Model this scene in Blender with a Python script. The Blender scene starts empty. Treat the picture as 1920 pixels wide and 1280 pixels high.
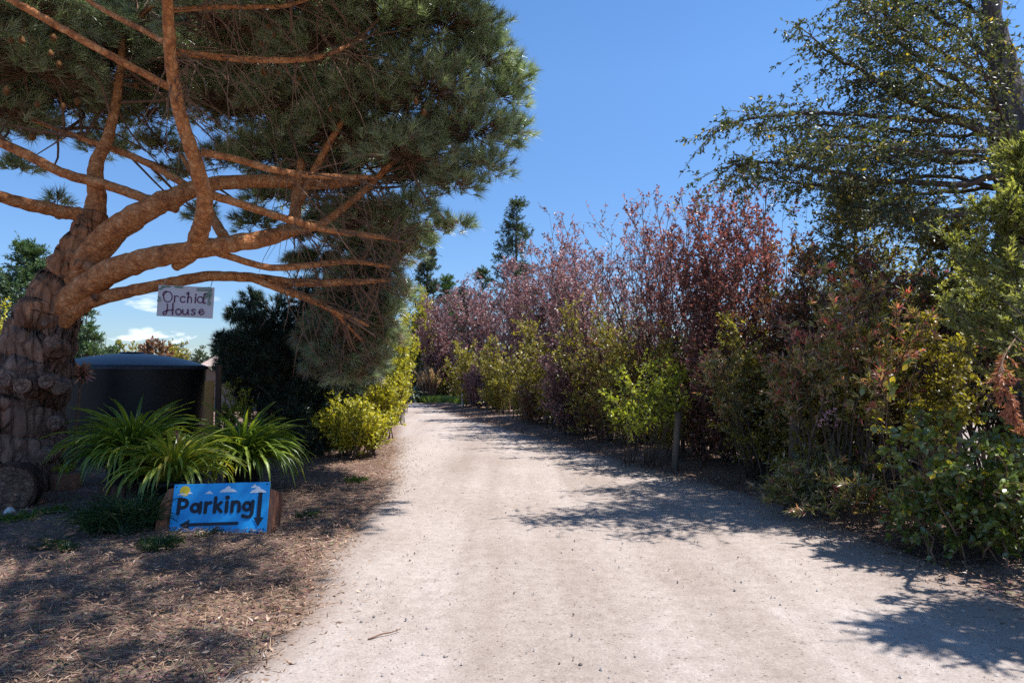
import bpy, math
import numpy as np
from mathutils import Vector, noise as mnoise

rng = np.random.default_rng(11)
C = bpy.context.scene.collection
R = math.radians
EYE = 1.6
PITCH = math.atan(55 / 1280)
CP, SP = math.cos(PITCH), math.sin(PITCH)


def P(px, py, d):
    """world point seen at photo pixel (px, py) at distance d along +Y"""
    u = (px - 960) / 1280
    v = (640 - py) / 1280
    y = CP - v * SP
    z = SP + v * CP
    k = d / y
    return np.array([u * k, d, EYE + z * k])


def G(px, py):
    u = (px - 960) / 1280
    v = (640 - py) / 1280
    y = CP - v * SP
    z = SP + v * CP
    k = -EYE / z
    return np.array([u * k, y * k, 0.0])


def nrm(a):
    a = np.asarray(a, float)
    return a / np.maximum(np.linalg.norm(a, axis=-1, keepdims=True), 1e-9)


# ------------------------------------------------------------------ materials
def nodes(name):
    m = bpy.data.materials.new(name)
    m.use_nodes = True
    nt = m.node_tree
    nt.nodes.clear()
    return m, nt


def N(nt, t, **kw):
    n = nt.nodes.new(t)
    for k, v in kw.items():
        if k.startswith('i_'):
            key = k[2:].replace('_', ' ')
            n.inputs[key].default_value = v
        else:
            setattr(n, k, v)
    return n


def L(nt, a, b):
    nt.links.new(a, b)


def ramp(nt, stops, fac=None, interp='LINEAR'):
    r = N(nt, 'ShaderNodeValToRGB')
    cr = r.color_ramp
    cr.interpolation = interp
    while len(cr.elements) < len(stops):
        cr.elements.new(0.5)
    for e, (p, c) in zip(cr.elements, stops):
        e.position = p
        e.color = (*c, 1)
    if fac is not None:
        L(nt, fac, r.inputs[0])
    return r


BOOST = 1.3


def leaf_mat(name, stops, trans=0.35, gloss=0.06, rough=0.4, tmul=(1.3, 1.25, 0.5)):
    """leaf colour varies leaf by leaf; thin leaves pass light"""
    m, nt = nodes(name)
    at = N(nt, 'ShaderNodeAttribute', attribute_name='rnd')
    r = ramp(nt, [(p_, tuple(min(.8, c_ * BOOST) for c_ in col)) for p_, col in stops], at.outputs['Fac'])
    df = N(nt, 'ShaderNodeBsdfDiffuse')
    L(nt, r.outputs[0], df.inputs['Color'])
    tr = N(nt, 'ShaderNodeBsdfTranslucent')
    mul = N(nt, 'ShaderNodeMix', data_type='RGBA', blend_type='MULTIPLY')
    mul.inputs[0].default_value = 1
    L(nt, r.outputs[0], mul.inputs[6])
    mul.inputs[7].default_value = (*tmul, 1)
    L(nt, mul.outputs[2], tr.inputs['Color'])
    mx = N(nt, 'ShaderNodeMixShader')
    mx.inputs[0].default_value = trans
    L(nt, df.outputs[0], mx.inputs[1])
    L(nt, tr.outputs[0], mx.inputs[2])
    gl = N(nt, 'ShaderNodeBsdfGlossy', i_Roughness=rough)
    gl.inputs['Color'].default_value = (0.9, 0.92, 0.95, 1)
    mx2 = N(nt, 'ShaderNodeMixShader')
    mx2.inputs[0].default_value = gloss
    L(nt, mx.outputs[0], mx2.inputs[1])
    L(nt, gl.outputs[0], mx2.inputs[2])
    out = N(nt, 'ShaderNodeOutputMaterial')
    L(nt, mx2.outputs[0], out.inputs[0])
    return m


def surf_mat(name, stops, scale=8.0, detail=6, rough=0.8, bump=0.3, bscale=None, stretch=(1, 1, 1), spec=0.3,
             dist=0.02, voro=0.0, metallic=0.0, crack=0.55):
    m, nt = nodes(name)
    tc = N(nt, 'ShaderNodeTexCoord')
    mp = N(nt, 'ShaderNodeMapping')
    mp.inputs['Scale'].default_value = stretch
    L(nt, tc.outputs['Object'], mp.inputs[0])
    nz = N(nt, 'ShaderNodeTexNoise', i_Scale=scale, i_Detail=detail, i_Roughness=0.62)
    L(nt, mp.outputs[0], nz.inputs['Vector'])
    r = ramp(nt, stops, nz.outputs['Fac'])
    b = N(nt, 'ShaderNodeBsdfPrincipled', i_Roughness=rough, i_Metallic=metallic)
    b.inputs['Specular IOR Level'].default_value = spec
    L(nt, r.outputs[0], b.inputs['Base Color'])
    nb = N(nt, 'ShaderNodeTexNoise', i_Scale=bscale or scale * 3, i_Detail=5)
    L(nt, mp.outputs[0], nb.inputs['Vector'])
    h = nb.outputs['Fac']
    if voro:
        vo = N(nt, 'ShaderNodeTexVoronoi', feature='DISTANCE_TO_EDGE', i_Scale=voro)
        wrp = N(nt, 'ShaderNodeMix', data_type='RGBA', blend_type='ADD')
        wrp.inputs[0].default_value = 0.12
        L(nt, mp.outputs[0], wrp.inputs[6])
        L(nt, nz.outputs['Color'], wrp.inputs[7])
        L(nt, wrp.outputs[2], vo.inputs['Vector'])
        vr = ramp(nt, [(0.0, (0, 0, 0)), (0.18, (1, 1, 1))], vo.outputs['Distance'])
        mm = N(nt, 'ShaderNodeMath', operation='MULTIPLY_ADD')
        L(nt, vr.outputs[0], mm.inputs[0])
        mm.inputs[1].default_value = 0.8
        L(nt, h, mm.inputs[2])
        h = mm.outputs[0]
        cm = N(nt, 'ShaderNodeMix', data_type='RGBA', blend_type='MULTIPLY')
        cm.inputs[0].default_value = crack
        L(nt, r.outputs[0], cm.inputs[6])
        vr2 = ramp(nt, [(0.0, (0.25, 0.2, 0.18)), (0.12, (1, 1, 1))], vo.outputs['Distance'])
        L(nt, vr2.outputs[0], cm.inputs[7])
        L(nt, cm.outputs[2], b.inputs['Base Color'])
    bp = N(nt, 'ShaderNodeBump', i_Strength=bump, i_Distance=dist)
    L(nt, h, bp.inputs['Height'])
    L(nt, bp.outputs[0], b.inputs['Normal'])
    out = N(nt, 'ShaderNodeOutputMaterial')
    L(nt, b.outputs[0], out.inputs[0])
    return m


def flat_mat(name, col, rough=0.5, spec=0.4, var=0.08):
    a = tuple(c * (1 - var) for c in col)
    b = tuple(min(1, c * (1 + var)) for c in col)
    return surf_mat(name, [(0.3, a), (0.7, b)], scale=6, rough=rough, bump=0.05, spec=spec, dist=0.003)


M = {}
M['pine_bark'] = surf_mat('pine_bark', [(0.25, (0.11, 0.06, 0.042)), (0.5, (0.27, 0.155, 0.11)), (0.75, (0.42, 0.275, 0.21))],
                          scale=5, rough=0.9, bump=1.0, bscale=14, stretch=(1, 1, 0.24), dist=0.05, voro=8)
M['limb_bark'] = surf_mat('limb_bark', [(0.3, (0.26, 0.095, 0.042)), (0.5, (0.60, 0.24, 0.085)), (0.75, (0.74, 0.42, 0.21))],
                          scale=9, rough=0.85, bump=0.8, bscale=24, dist=0.018, voro=15, crack=0.22)
M['twig'] = surf_mat('twig', [(0.3, (0.13, 0.07, 0.045)), (0.7, (0.27, 0.165, 0.11))], scale=12, bump=0.2)
M['twig_dark'] = surf_mat('twig_dark', [(0.3, (0.05, 0.035, 0.028)), (0.7, (0.13, 0.10, 0.08))], scale=12, bump=0.2)
M['cut_wood'] = surf_mat('cut_wood', [(0.3, (0.09, 0.05, 0.034)), (0.5, (0.2, 0.12, 0.085)), (0.7, (0.30, 0.2, 0.14))], scale=11, bump=0.8, voro=16)
M['stump_bark'] = surf_mat('stump_bark', [(0.3, (0.05, 0.028, 0.02)), (0.7, (0.17, 0.085, 0.055))], scale=9, bump=0.9,
                           stretch=(1, 1, 0.25), dist=0.03, voro=12)
M['red_wood'] = surf_mat('red_wood', [(0.3, (0.14, 0.055, 0.032)), (0.7, (0.34, 0.15, 0.085))], scale=8, bump=0.6,
                         stretch=(1, 1, 0.15), dist=0.02)
M['pine_needles'] = leaf_mat('pine_needles', [(0.0, (0.25, 0.175, 0.12)), (0.22, (0.20, 0.155, 0.10)), (0.3, (0.115, 0.155, 0.075)),
                                              (0.65, (0.235, 0.285, 0.15)), (1.0, (0.36, 0.40, 0.24))], trans=0.45, gloss=0.12, rough=0.38,
                             tmul=(1.1, 1.2, 0.7))
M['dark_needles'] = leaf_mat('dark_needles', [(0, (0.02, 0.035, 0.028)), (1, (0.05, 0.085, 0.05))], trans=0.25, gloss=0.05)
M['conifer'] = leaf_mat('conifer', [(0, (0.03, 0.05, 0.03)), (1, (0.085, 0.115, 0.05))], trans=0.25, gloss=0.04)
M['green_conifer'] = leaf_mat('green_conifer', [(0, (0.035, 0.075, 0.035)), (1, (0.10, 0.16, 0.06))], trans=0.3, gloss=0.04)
M['olive_conifer'] = leaf_mat('olive_conifer', [(0, (0.10, 0.10, 0.035)), (0.6, (0.24, 0.215, 0.075)), (1, (0.36, 0.31, 0.13))], trans=0.48, gloss=0.05)
M['juniper'] = leaf_mat('juniper', [(0, (0.10, 0.12, 0.035)), (0.6, (0.25, 0.27, 0.085)), (1, (0.40, 0.38, 0.15))], trans=0.48, gloss=0.06)
M['plum_mauve'] = leaf_mat('plum_mauve', [(0, (0.10, 0.07, 0.064)), (0.5, (0.205, 0.14, 0.14)), (1, (0.40, 0.30, 0.305))], trans=0.52,
                           gloss=0.06, tmul=(1.4, 0.85, 0.8))
M['plum_copper'] = leaf_mat('plum_copper', [(0, (0.085, 0.05, 0.044)), (0.6, (0.19, 0.097, 0.083)), (1, (0.36, 0.215, 0.185))], trans=0.55,
                            gloss=0.05, tmul=(1.35, 0.78, 0.68))
M['plum_brown'] = leaf_mat('plum_brown', [(0, (0.08, 0.055, 0.03)), (0.6, (0.18, 0.11, 0.055)), (1, (0.3, 0.19, 0.10))], trans=0.48,
                           gloss=0.07, tmul=(1.5, 0.9, 0.4))
M['privet'] = leaf_mat('privet', [(0, (0.085, 0.09, 0.02)), (0.5, (0.24, 0.205, 0.033)), (0.84, (0.38, 0.35, 0.045)), (1, (0.4, 0.27, 0.2))],
                       trans=0.5, gloss=0.06)
M['lime'] = leaf_mat('lime', [(0, (0.19, 0.23, 0.025)), (1, (0.42, 0.45, 0.055))], trans=0.45, gloss=0.04)
M['golden'] = leaf_mat('golden', [(0, (0.16, 0.18, 0.018)), (0.5, (0.38, 0.36, 0.03)), (1, (0.56, 0.50, 0.05))], trans=0.42, gloss=0.04)
M['red_tip'] = leaf_mat('red_tip', [(0, (0.10, 0.125, 0.03)), (0.45, (0.18, 0.21, 0.05)), (0.68, (0.30, 0.24, 0.11)), (0.86, (0.40, 0.24, 0.2)), (1, (0.45, 0.10, 0.11))],
                        trans=0.48, gloss=0.08, rough=0.3, tmul=(1.4, 1.0, 0.5))
M['broad_green'] = leaf_mat('broad_green', [(0, (0.055, 0.085, 0.018)), (0.7, (0.155, 0.20, 0.035)), (0.93, (0.14, 0.17, 0.03)), (1, (0.5, 0.38, 0.03))],
                            trans=0.4, gloss=0.07, rough=0.32)
M['small_green'] = leaf_mat('small_green', [(0, (0.03, 0.045, 0.02)), (0.72, (0.085, 0.10, 0.04)), (0.9, (0.2, 0.17, 0.04)), (1, (0.5, 0.36, 0.04))],
                            trans=0.4, gloss=0.05)
M['dead_orange'] = leaf_mat('dead_orange', [(0, (0.26, 0.09, 0.05)), (1, (0.5, 0.24, 0.16))], trans=0.3, gloss=0.03)
M['strap'] = leaf_mat('strap', [(0, (0.065, 0.115, 0.018)), (0.6, (0.18, 0.25, 0.035)), (0.9, (0.33, 0.35, 0.05)), (1, (0.42, 0.34, 0.06))],
                      trans=0.36, gloss=0.05, rough=0.4)
M['grass'] = leaf_mat('grass', [(0, (0.03, 0.06, 0.03)), (0.85, (0.06, 0.11, 0.04)), (1, (0.3, 0.24, 0.12))], trans=0.35, gloss=0.05)
M['grass_bright'] = leaf_mat('grass_bright', [(0, (0.08, 0.13, 0.03)), (1, (0.17, 0.25, 0.05))], trans=0.4, gloss=0.05)
M['plume'] = leaf_mat('plume', [(0, (0.3, 0.19, 0.11)), (1, (0.56, 0.42, 0.29))], trans=0.3, gloss=0.03)
M['grey_leaf'] = leaf_mat('grey_leaf', [(0, (0.12, 0.15, 0.12)), (1, (0.26, 0.29, 0.24))], trans=0.25, gloss=0.06)
M['pink_leaf'] = leaf_mat('pink_leaf', [(0, (0.12, 0.13, 0.06)), (0.6, (0.36, 0.14, 0.12)), (1, (0.6, 0.26, 0.22))], trans=0.35, gloss=0.08)
M['mauve_flower'] = leaf_mat('mauve_flower', [(0, (0.36, 0.2, 0.32)), (1, (0.6, 0.4, 0.54))], trans=0.4, gloss=0.03)
M['litter'] = leaf_mat('litter', [(0, (0.06, 0.035, 0.025)), (0.5, (0.19, 0.115, 0.075)), (1, (0.42, 0.29, 0.2))], trans=0.08, gloss=0.04)
M['cone'] = surf_mat('cone', [(0.3, (0.25, 0.10, 0.03)), (0.7, (0.5, 0.24, 0.08))], scale=40, bump=0.8, voro=60)
M['black_plastic'] = surf_mat('black_plastic', [(0.3, (0.007, 0.008, 0.009)), (0.7, (0.014, 0.016, 0.019))], scale=3, rough=0.42, bump=0.05)
M['tank_top'] = surf_mat('tank_top', [(0.3, (0.025, 0.032, 0.045)), (0.7, (0.05, 0.06, 0.08))], scale=4, rough=0.45, bump=0.05, spec=0.5)
M['soil'] = surf_mat('soil', [(0.3, (0.03, 0.02, 0.015)), (0.7, (0.11, 0.08, 0.065))], scale=30, bump=1.0)
M['sign_blue'] = flat_mat('sign_blue', (0.022, 0.36, 0.78), rough=0.4, var=0.13)
M['sign_black'] = flat_mat('sign_black', (0.012, 0.012, 0.02), rough=0.4)
M['sign_white'] = flat_mat('sign_white', (0.82, 0.82, 0.84), rough=0.45)
M['sign_yellow'] = flat_mat('sign_yellow', (0.82, 0.58, 0.03), rough=0.45)
M['sign_grey'] = surf_mat('sign_grey', [(0.3, (0.50, 0.485, 0.52)), (0.7, (0.60, 0.585, 0.61))], scale=3, rough=0.5, bump=0.02)
M['sign_purple'] = flat_mat('sign_purple', (0.10, 0.015, 0.075), rough=0.5)
M['sign_fern'] = flat_mat('sign_fern', (0.10, 0.2, 0.13), rough=0.5, var=0.3)
M['steel'] = flat_mat('steel', (0.25, 0.25, 0.27), rough=0.35)
M['plank'] = surf_mat('plank', [(0.3, (0.35, 0.19, 0.06)), (0.7, (0.52, 0.30, 0.11))], scale=6, stretch=(1, 1, 0.15), bump=0.3)
M['post_grey'] = surf_mat('post_grey', [(0.3, (0.07, 0.055, 0.043)), (0.7, (0.17, 0.14, 0.115))], scale=7, stretch=(1, 1, 0.15), bump=0.6)
M['post_dark'] = surf_mat('post_dark', [(0.3, (0.04, 0.025, 0.02)), (0.7, (0.10, 0.06, 0.045))], scale=7, stretch=(1, 1, 0.15), bump=0.6)
M['white_paint'] = flat_mat('white_paint', (0.72, 0.72, 0.7), rough=0.6)
M['roof_tile'] = surf_mat('roof_tile', [(0.3, (0.26, 0.18, 0.145)), (0.7, (0.42, 0.34, 0.30))], scale=9, bump=0.2)
M['plaster'] = flat_mat('plaster', (0.22, 0.19, 0.165), rough=0.9)
M['stone'] = surf_mat('stone', [(0.3, (0.45, 0.44, 0.42)), (0.7, (0.7, 0.69, 0.67))], scale=20, bump=0.4)


def ground_material():
    m, nt = nodes('mulch_ground')
    tc = N(nt, 'ShaderNodeTexCoord')
    n1 = N(nt, 'ShaderNodeTexNoise', i_Scale=0.9, i_Detail=5, i_Roughness=0.6)
    n2 = N(nt, 'ShaderNodeTexNoise', i_Scale=26, i_Detail=8, i_Roughness=0.75)
    vo = N(nt, 'ShaderNodeTexVoronoi', i_Scale=48)
    for n in (n1, n2, vo):
        L(nt, tc.outputs['Object'], n.inputs['Vector'])
    ra = ramp(nt, [(0.28, (0.075, 0.045, 0.032)), (0.5, (0.20, 0.125, 0.088)), (0.72, (0.40, 0.28, 0.205))], n2.outputs['Fac'])
    rb = ramp(nt, [(0.35, (0.72, 0.62, 0.58)), (0.65, (1.25, 1.2, 1.15))], n1.outputs['Fac'])
    mx = N(nt, 'ShaderNodeMix', data_type='RGBA', blend_type='MULTIPLY')
    mx.inputs[0].default_value = 1
    L(nt, ra.outputs[0], mx.inputs[6])
    L(nt, rb.outputs[0], mx.inputs[7])
    mv = N(nt, 'ShaderNodeMix', data_type='RGBA', blend_type='OVERLAY')
    mv.inputs[0].default_value = 0.35
    L(nt, mx.outputs[2], mv.inputs[6])
    L(nt, vo.outputs['Color'], mv.inputs[7])
    hs = N(nt, 'ShaderNodeHueSaturation')
    hs.inputs['Saturation'].default_value = 0.8
    L(nt, mv.outputs[2], hs.inputs['Color'])
    b = N(nt, 'ShaderNodeBsdfPrincipled', i_Roughness=0.95)
    b.inputs['Specular IOR Level'].default_value = 0.15
    L(nt, hs.outputs[0], b.inputs['Base Color'])
    bp = N(nt, 'ShaderNodeBump', i_Strength=0.9, i_Distance=0.03)
    L(nt, n2.outputs['Fac'], bp.inputs['Height'])
    L(nt, bp.outputs[0], b.inputs['Normal'])
    out = N(nt, 'ShaderNodeOutputMaterial')
    L(nt, b.outputs[0], out.inputs[0])
    return m


def road_material(name, edge=True):
    m, nt = nodes(name)
    tc = N(nt, 'ShaderNodeTexCoord')
    big = N(nt, 'ShaderNodeTexNoise', i_Scale=0.7, i_Detail=4)
    fine = N(nt, 'ShaderNodeTexNoise', i_Scale=55, i_Detail=6, i_Roughness=0.8)
    mid = N(nt, 'ShaderNodeTexNoise', i_Scale=9, i_Detail=5, i_Roughness=0.65)
    vo = N(nt, 'ShaderNodeTexVoronoi', i_Scale=70)
    track = N(nt, 'ShaderNodeTexNoise', i_Scale=1.6, i_Detail=4)
    mp = N(nt, 'ShaderNodeMapping')
    mp.inputs['Scale'].default_value = (1, 0.06, 1)
    mp.inputs['Rotation'].default_value = (0, 0, R(-9))
    for n in (big, fine, mid, vo):
        L(nt, tc.outputs['Object'], n.inputs['Vector'])
    L(nt, tc.outputs['Object'], mp.inputs[0])
    L(nt, mp.outputs[0], track.inputs['Vector'])
    base = ramp(nt, [(0.3, (0.29, 0.25, 0.225)), (0.5, (0.40, 0.352, 0.32)), (0.7, (0.49, 0.44, 0.405))], fine.outputs['Fac'])
    tint = ramp(nt, [(0.3, (0.90, 0.86, 0.83)), (0.7, (1.06, 1.05, 1.04))], big.outputs['Fac'])
    trk = ramp(nt, [(0.35, (0.82, 0.78, 0.75)), (0.6, (1.04, 1.03, 1.03))], track.outputs['Fac'])
    md = ramp(nt, [(0.3, (0.84, 0.82, 0.80)), (0.62, (1.04, 1.04, 1.04))], mid.outputs['Fac'])
    cur = base.outputs[0]
    for t in (tint, trk, md):
        mx = N(nt, 'ShaderNodeMix', data_type='RGBA', blend_type='MULTIPLY')
        mx.inputs[0].default_value = 1
        L(nt, cur, mx.inputs[6])
        L(nt, t.outputs[0], mx.inputs[7])
        cur = mx.outputs[2]
    # scattered dark and pale stones
    sep = N(nt, 'ShaderNodeSeparateColor')
    L(nt, vo.outputs['Color'], sep.inputs[0])
    sp = ramp(nt, [(0.0, (0.42, 0.38, 0.36)), (0.035, (1, 1, 1)), (0.9, (1, 1, 1)), (1.0, (1.18, 1.18, 1.18))], sep.outputs[0])
    mx = N(nt, 'ShaderNodeMix', data_type='RGBA', blend_type='MULTIPLY')
    mx.inputs[0].default_value = 0.9
    L(nt, cur, mx.inputs[6])
    L(nt, sp.outputs[0], mx.inputs[7])
    cur = mx.outputs[2]
    if edge:
        at = N(nt, 'ShaderNodeAttribute', attribute_name='edge')
        ad = N(nt, 'ShaderNodeMath', operation='MULTIPLY_ADD')
        L(nt, mid.outputs['Fac'], ad.inputs[0])
        ad.inputs[1].default_value = 0.9
        L(nt, at.outputs['Fac'], ad.inputs[2])
        rr = ramp(nt, [(0.95, (0, 0, 0)), (1.15, (1, 1, 1))], None)
        rr.color_ramp.elements[0].position = 0.62
        rr.color_ramp.elements[1].position = 0.98
        sc = N(nt, 'ShaderNodeMath', operation='MULTIPLY')
        L(nt, ad.outputs[0], sc.inputs[0])
        sc.inputs[1].default_value = 0.68
        L(nt, sc.outputs[0], rr.inputs[0])
        me = N(nt, 'ShaderNodeMix', data_type='RGBA')
        L(nt, rr.outputs[0], me.inputs[0])
        L(nt, cur, me.inputs[6])
        dirt = ramp(nt, [(0.3, (0.13, 0.085, 0.062)), (0.7, (0.33, 0.22, 0.16))], fine.outputs['Fac'])
        L(nt, dirt.outputs[0], me.inputs[7])
        cur = me.outputs[2]
    b = N(nt, 'ShaderNodeBsdfPrincipled', i_Roughness=0.95)
    b.inputs['Specular IOR Level'].default_value = 0.15
    L(nt, cur, b.inputs['Base Color'])
    mm = N(nt, 'ShaderNodeMath', operation='MULTIPLY_ADD')
    L(nt, mid.outputs['Fac'], mm.inputs[0])
    mm.inputs[1].default_value = 1.2
    L(nt, fine.outputs['Fac'], mm.inputs[2])
    bp = N(nt, 'ShaderNodeBump', i_Strength=0.55, i_Distance=0.02)
    L(nt, mm.outputs[0], bp.inputs['Height'])
    L(nt, bp.outputs[0], b.inputs['Normal'])
    out = N(nt, 'ShaderNodeOutputMaterial')
    L(nt, b.outputs[0], out.inputs[0])
    return m


M['ground'] = ground_material()
M['road'] = road_material('pale_gravel_road')
M['lot'] = road_material('pale_gravel_lot', edge=False)


# ------------------------------------------------------------------ mesh tools
class Geo:
    """collects numpy vertices and faces, one mesh object at the end"""

    def __init__(self):
        self.V, self.F, self.A, self.S, self.n = [], [], [], [], 0

    def add(self, v, f, rnd=None, smooth=False):
        v = np.asarray(v, np.float32).reshape(-1, 3)
        f = np.asarray(f, np.int64)
        self.V.append(v)
        self.F.append(f + self.n)
        a = np.full(len(f), 0.5, np.float32) if rnd is None else np.broadcast_to(np.asarray(rnd, np.float32), (len(f),))
        self.A.append(a)
        self.S.append(np.full(len(f), smooth))
        self.n += len(v)
        return self

    def build(self, name, mat, parent=None, attr=True):
        me = bpy.data.meshes.new(name)
        V = np.concatenate(self.V)
        if parent is not None:
            V = V - np.array(parent['_o'], np.float32)
        counts = np.concatenate([np.full(len(f), f.shape[1]) for f in self.F])
        loops = np.concatenate([f.ravel() for f in self.F]).astype(np.int32)
        me.vertices.add(len(V))
        me.vertices.foreach_set('co', V.astype(np.float32).ravel())
        me.loops.add(len(loops))
        me.loops.foreach_set('vertex_index', loops)
        me.polygons.add(len(counts))
        st = np.concatenate([[0], np.cumsum(counts)[:-1]]).astype(np.int32)
        me.polygons.foreach_set('loop_start', st)
        me.polygons.foreach_set('loop_total', counts.astype(np.int32))
        me.polygons.foreach_set('use_smooth', np.concatenate(self.S))
        if attr:
            at = me.attributes.new('rnd', 'FLOAT', 'FACE')
            at.data.foreach_set('value', np.concatenate(self.A).astype(np.float32))
        me.update(calc_edges=True)
        me.validate()
        me.materials.append(mat if not isinstance(mat, str) else M[mat])
        o = bpy.data.objects.new(name, me)
        C.objects.link(o)
        if parent is not None:
            root = parent['_obj']
            o.parent = root
        return {'_obj': o, '_o': (parent['_o'] if parent is not None else (0, 0, 0))}


def thing(name, label, cat, loc, group=None):
    o = bpy.data.objects.new(name, None)
    o.empty_display_size = 0.2
    C.objects.link(o)
    o.location = [float(c) for c in loc]
    o['label'] = label
    o['category'] = cat
    if group:
        o['group'] = group
    return {'_obj': o, '_o': tuple(float(c) for c in loc)}


def tag(d, label=None, cat=None, group=None, kind=None):
    o = d['_obj']
    for k, v in (('label', label), ('category', cat), ('group', group), ('kind', kind)):
        if v:
            o[k] = v
    return d


def catmull(pts, n):
    pts = np.asarray(pts, float)
    p = np.vstack([2 * pts[0] - pts[1], pts, 2 * pts[-1] - pts[-2]])
    m = len(pts) - 1
    t = np.linspace(0, m, n)
    i = np.minimum(t.astype(int), m - 1)
    f = (t - i)[:, None]
    a, b, c, d = p[i], p[i + 1], p[i + 2], p[i + 3]
    return 0.5 * ((2 * b) + (-a + c) * f + (2 * a - 5 * b + 4 * c - d) * f ** 2 + (-a + 3 * b - 3 * c + d) * f ** 3)


def tubes(geo, paths, radii, s=4, smooth=True, rnd=None):
    """paths (M,K,3), radii (M,K): many tubes at once"""
    paths = np.asarray(paths, float)
    radii = np.asarray(radii, float)
    if paths.ndim == 2:
        paths, radii = paths[None], radii[None]
    m, k, _ = paths.shape
    T = nrm(np.gradient(paths, axis=1))
    d = nrm(paths[:, -1] - paths[:, 0])
    ref = np.where(np.abs(d[:, 2:3]) < 0.8, np.array([[0, 0, 1.0]]), np.array([[1.0, 0, 0]]))
    X = nrm(np.cross(T, ref[:, None, :]))
    Y = np.cross(T, X)
    a = np.linspace(0, 2 * np.pi, s, endpoint=False)
    ring = (np.cos(a)[None, None, :, None] * X[:, :, None, :] + np.sin(a)[None, None, :, None] * Y[:, :, None, :])
    V = paths[:, :, None, :] + ring * radii[:, :, None, None]
    idx = np.arange(m * k * s).reshape(m, k, s)
    i0 = idx[:, :-1, :]
    i1 = idx[:, 1:, :]
    F = np.stack([i0, np.roll(i0, -1, 2), np.roll(i1, -1, 2), i1], -1).reshape(-1, 4)
    geo.add(V, F, None, smooth)
    if k > 1 and s >= 3:
        ends = np.concatenate([idx[:, 0, ::-1], idx[:, -1, :]])
        geo.F.append(ends + geo.n - m * k * s)
        geo.A.append(np.full(len(ends), 0.5, np.float32))
        geo.S.append(np.full(len(ends), False))
    return geo


def orange_upper_bark(m):
    nt = m.node_tree
    b = [n for n in nt.nodes if n.type == 'BSDF_PRINCIPLED'][0]
    src = b.inputs['Base Color'].links[0].from_socket
    tc = [n for n in nt.nodes if n.type == 'TEX_COORD'][0]
    nz = [n for n in nt.nodes if n.type == 'TEX_NOISE'][0]
    sx = N(nt, 'ShaderNodeSeparateXYZ')
    L(nt, tc.outputs['Object'], sx.inputs[0])
    ad = N(nt, 'ShaderNodeMath', operation='MULTIPLY_ADD')
    L(nt, nz.outputs['Fac'], ad.inputs[0])
    ad.inputs[1].default_value = 1.6
    L(nt, sx.outputs['Z'], ad.inputs[2])
    mr = N(nt, 'ShaderNodeMapRange')
    L(nt, ad.outputs[0], mr.inputs[0])
    mr.inputs[1].default_value, mr.inputs[2].default_value = 2.5, 3.9
    r = ramp(nt, [(0.25, (0.17, 0.07, 0.033)), (0.5, (0.44, 0.185, 0.08)), (0.8, (0.56, 0.32, 0.18))], nz.outputs['Fac'])
    mx = N(nt, 'ShaderNodeMix', data_type='RGBA')
    L(nt, mr.outputs[0], mx.inputs[0])
    L(nt, src, mx.inputs[6])
    L(nt, r.outputs[0], mx.inputs[7])
    L(nt, mx.outputs[2], b.inputs['Base Color'])


orange_upper_bark(M['pine_bark'])

LEAF = (np.array([(0, 0, 0), (-.5, .42, .1), (0, 1, -.06), (.5, .42, .1)]), np.array([(0, 3, 2), (0, 2, 1)]))
OVAL = (np.array([(0, 0, 0), (-.38, .22, .08), (-.5, .5, .1), (-.3, .8, .05), (0, 1, -.1), (.3, .8, .05), (.5, .5, .1), (.38, .22, .08),
                  (0, .5, 0)]),
        np.array([(8, 1, 0), (8, 2, 1), (8, 3, 2), (8, 4, 3), (8, 5, 4), (8, 6, 5), (8, 7, 6), (8, 0, 7)]))


def inst(geo, tpl, pos, Y, Z, sx, sy, rnd):
    tv, tf = tpl
    Y = nrm(Y)
    X = nrm(np.cross(Y, Z))
    Zn = np.cross(X, Y)
    sx = np.broadcast_to(sx, (len(pos),))
    sy = np.broadcast_to(sy, (len(pos),))
    V = (pos[:, None, :] + tv[None, :, 0:1] * (X * sx[:, None])[:, None, :] + tv[None, :, 1:2] * (Y * sy[:, None])[:, None, :]
         + tv[None, :, 2:3] * (Zn * sx[:, None])[:, None, :])
    F = (tf[None] + (np.arange(len(pos)) * len(tv))[:, None, None]).reshape(-1, tf.shape[1])
    geo.add(V, F, np.repeat(np.clip(rnd, 0, 1), len(tf)))


def rdir(n):
    return nrm(rng.normal(size=(n, 3)))


def lerp_path(paths, t):
    k = paths.shape[1] - 1
    x = np.clip(t * k, 0, k - 1e-6)
    i = x.astype(int)
    f = (x - i)[:, None]
    r = np.arange(len(paths))
    a, b = paths[r, i], paths[r, i + 1]
    return a * (1 - f) + b * f, nrm(b - a)


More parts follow.
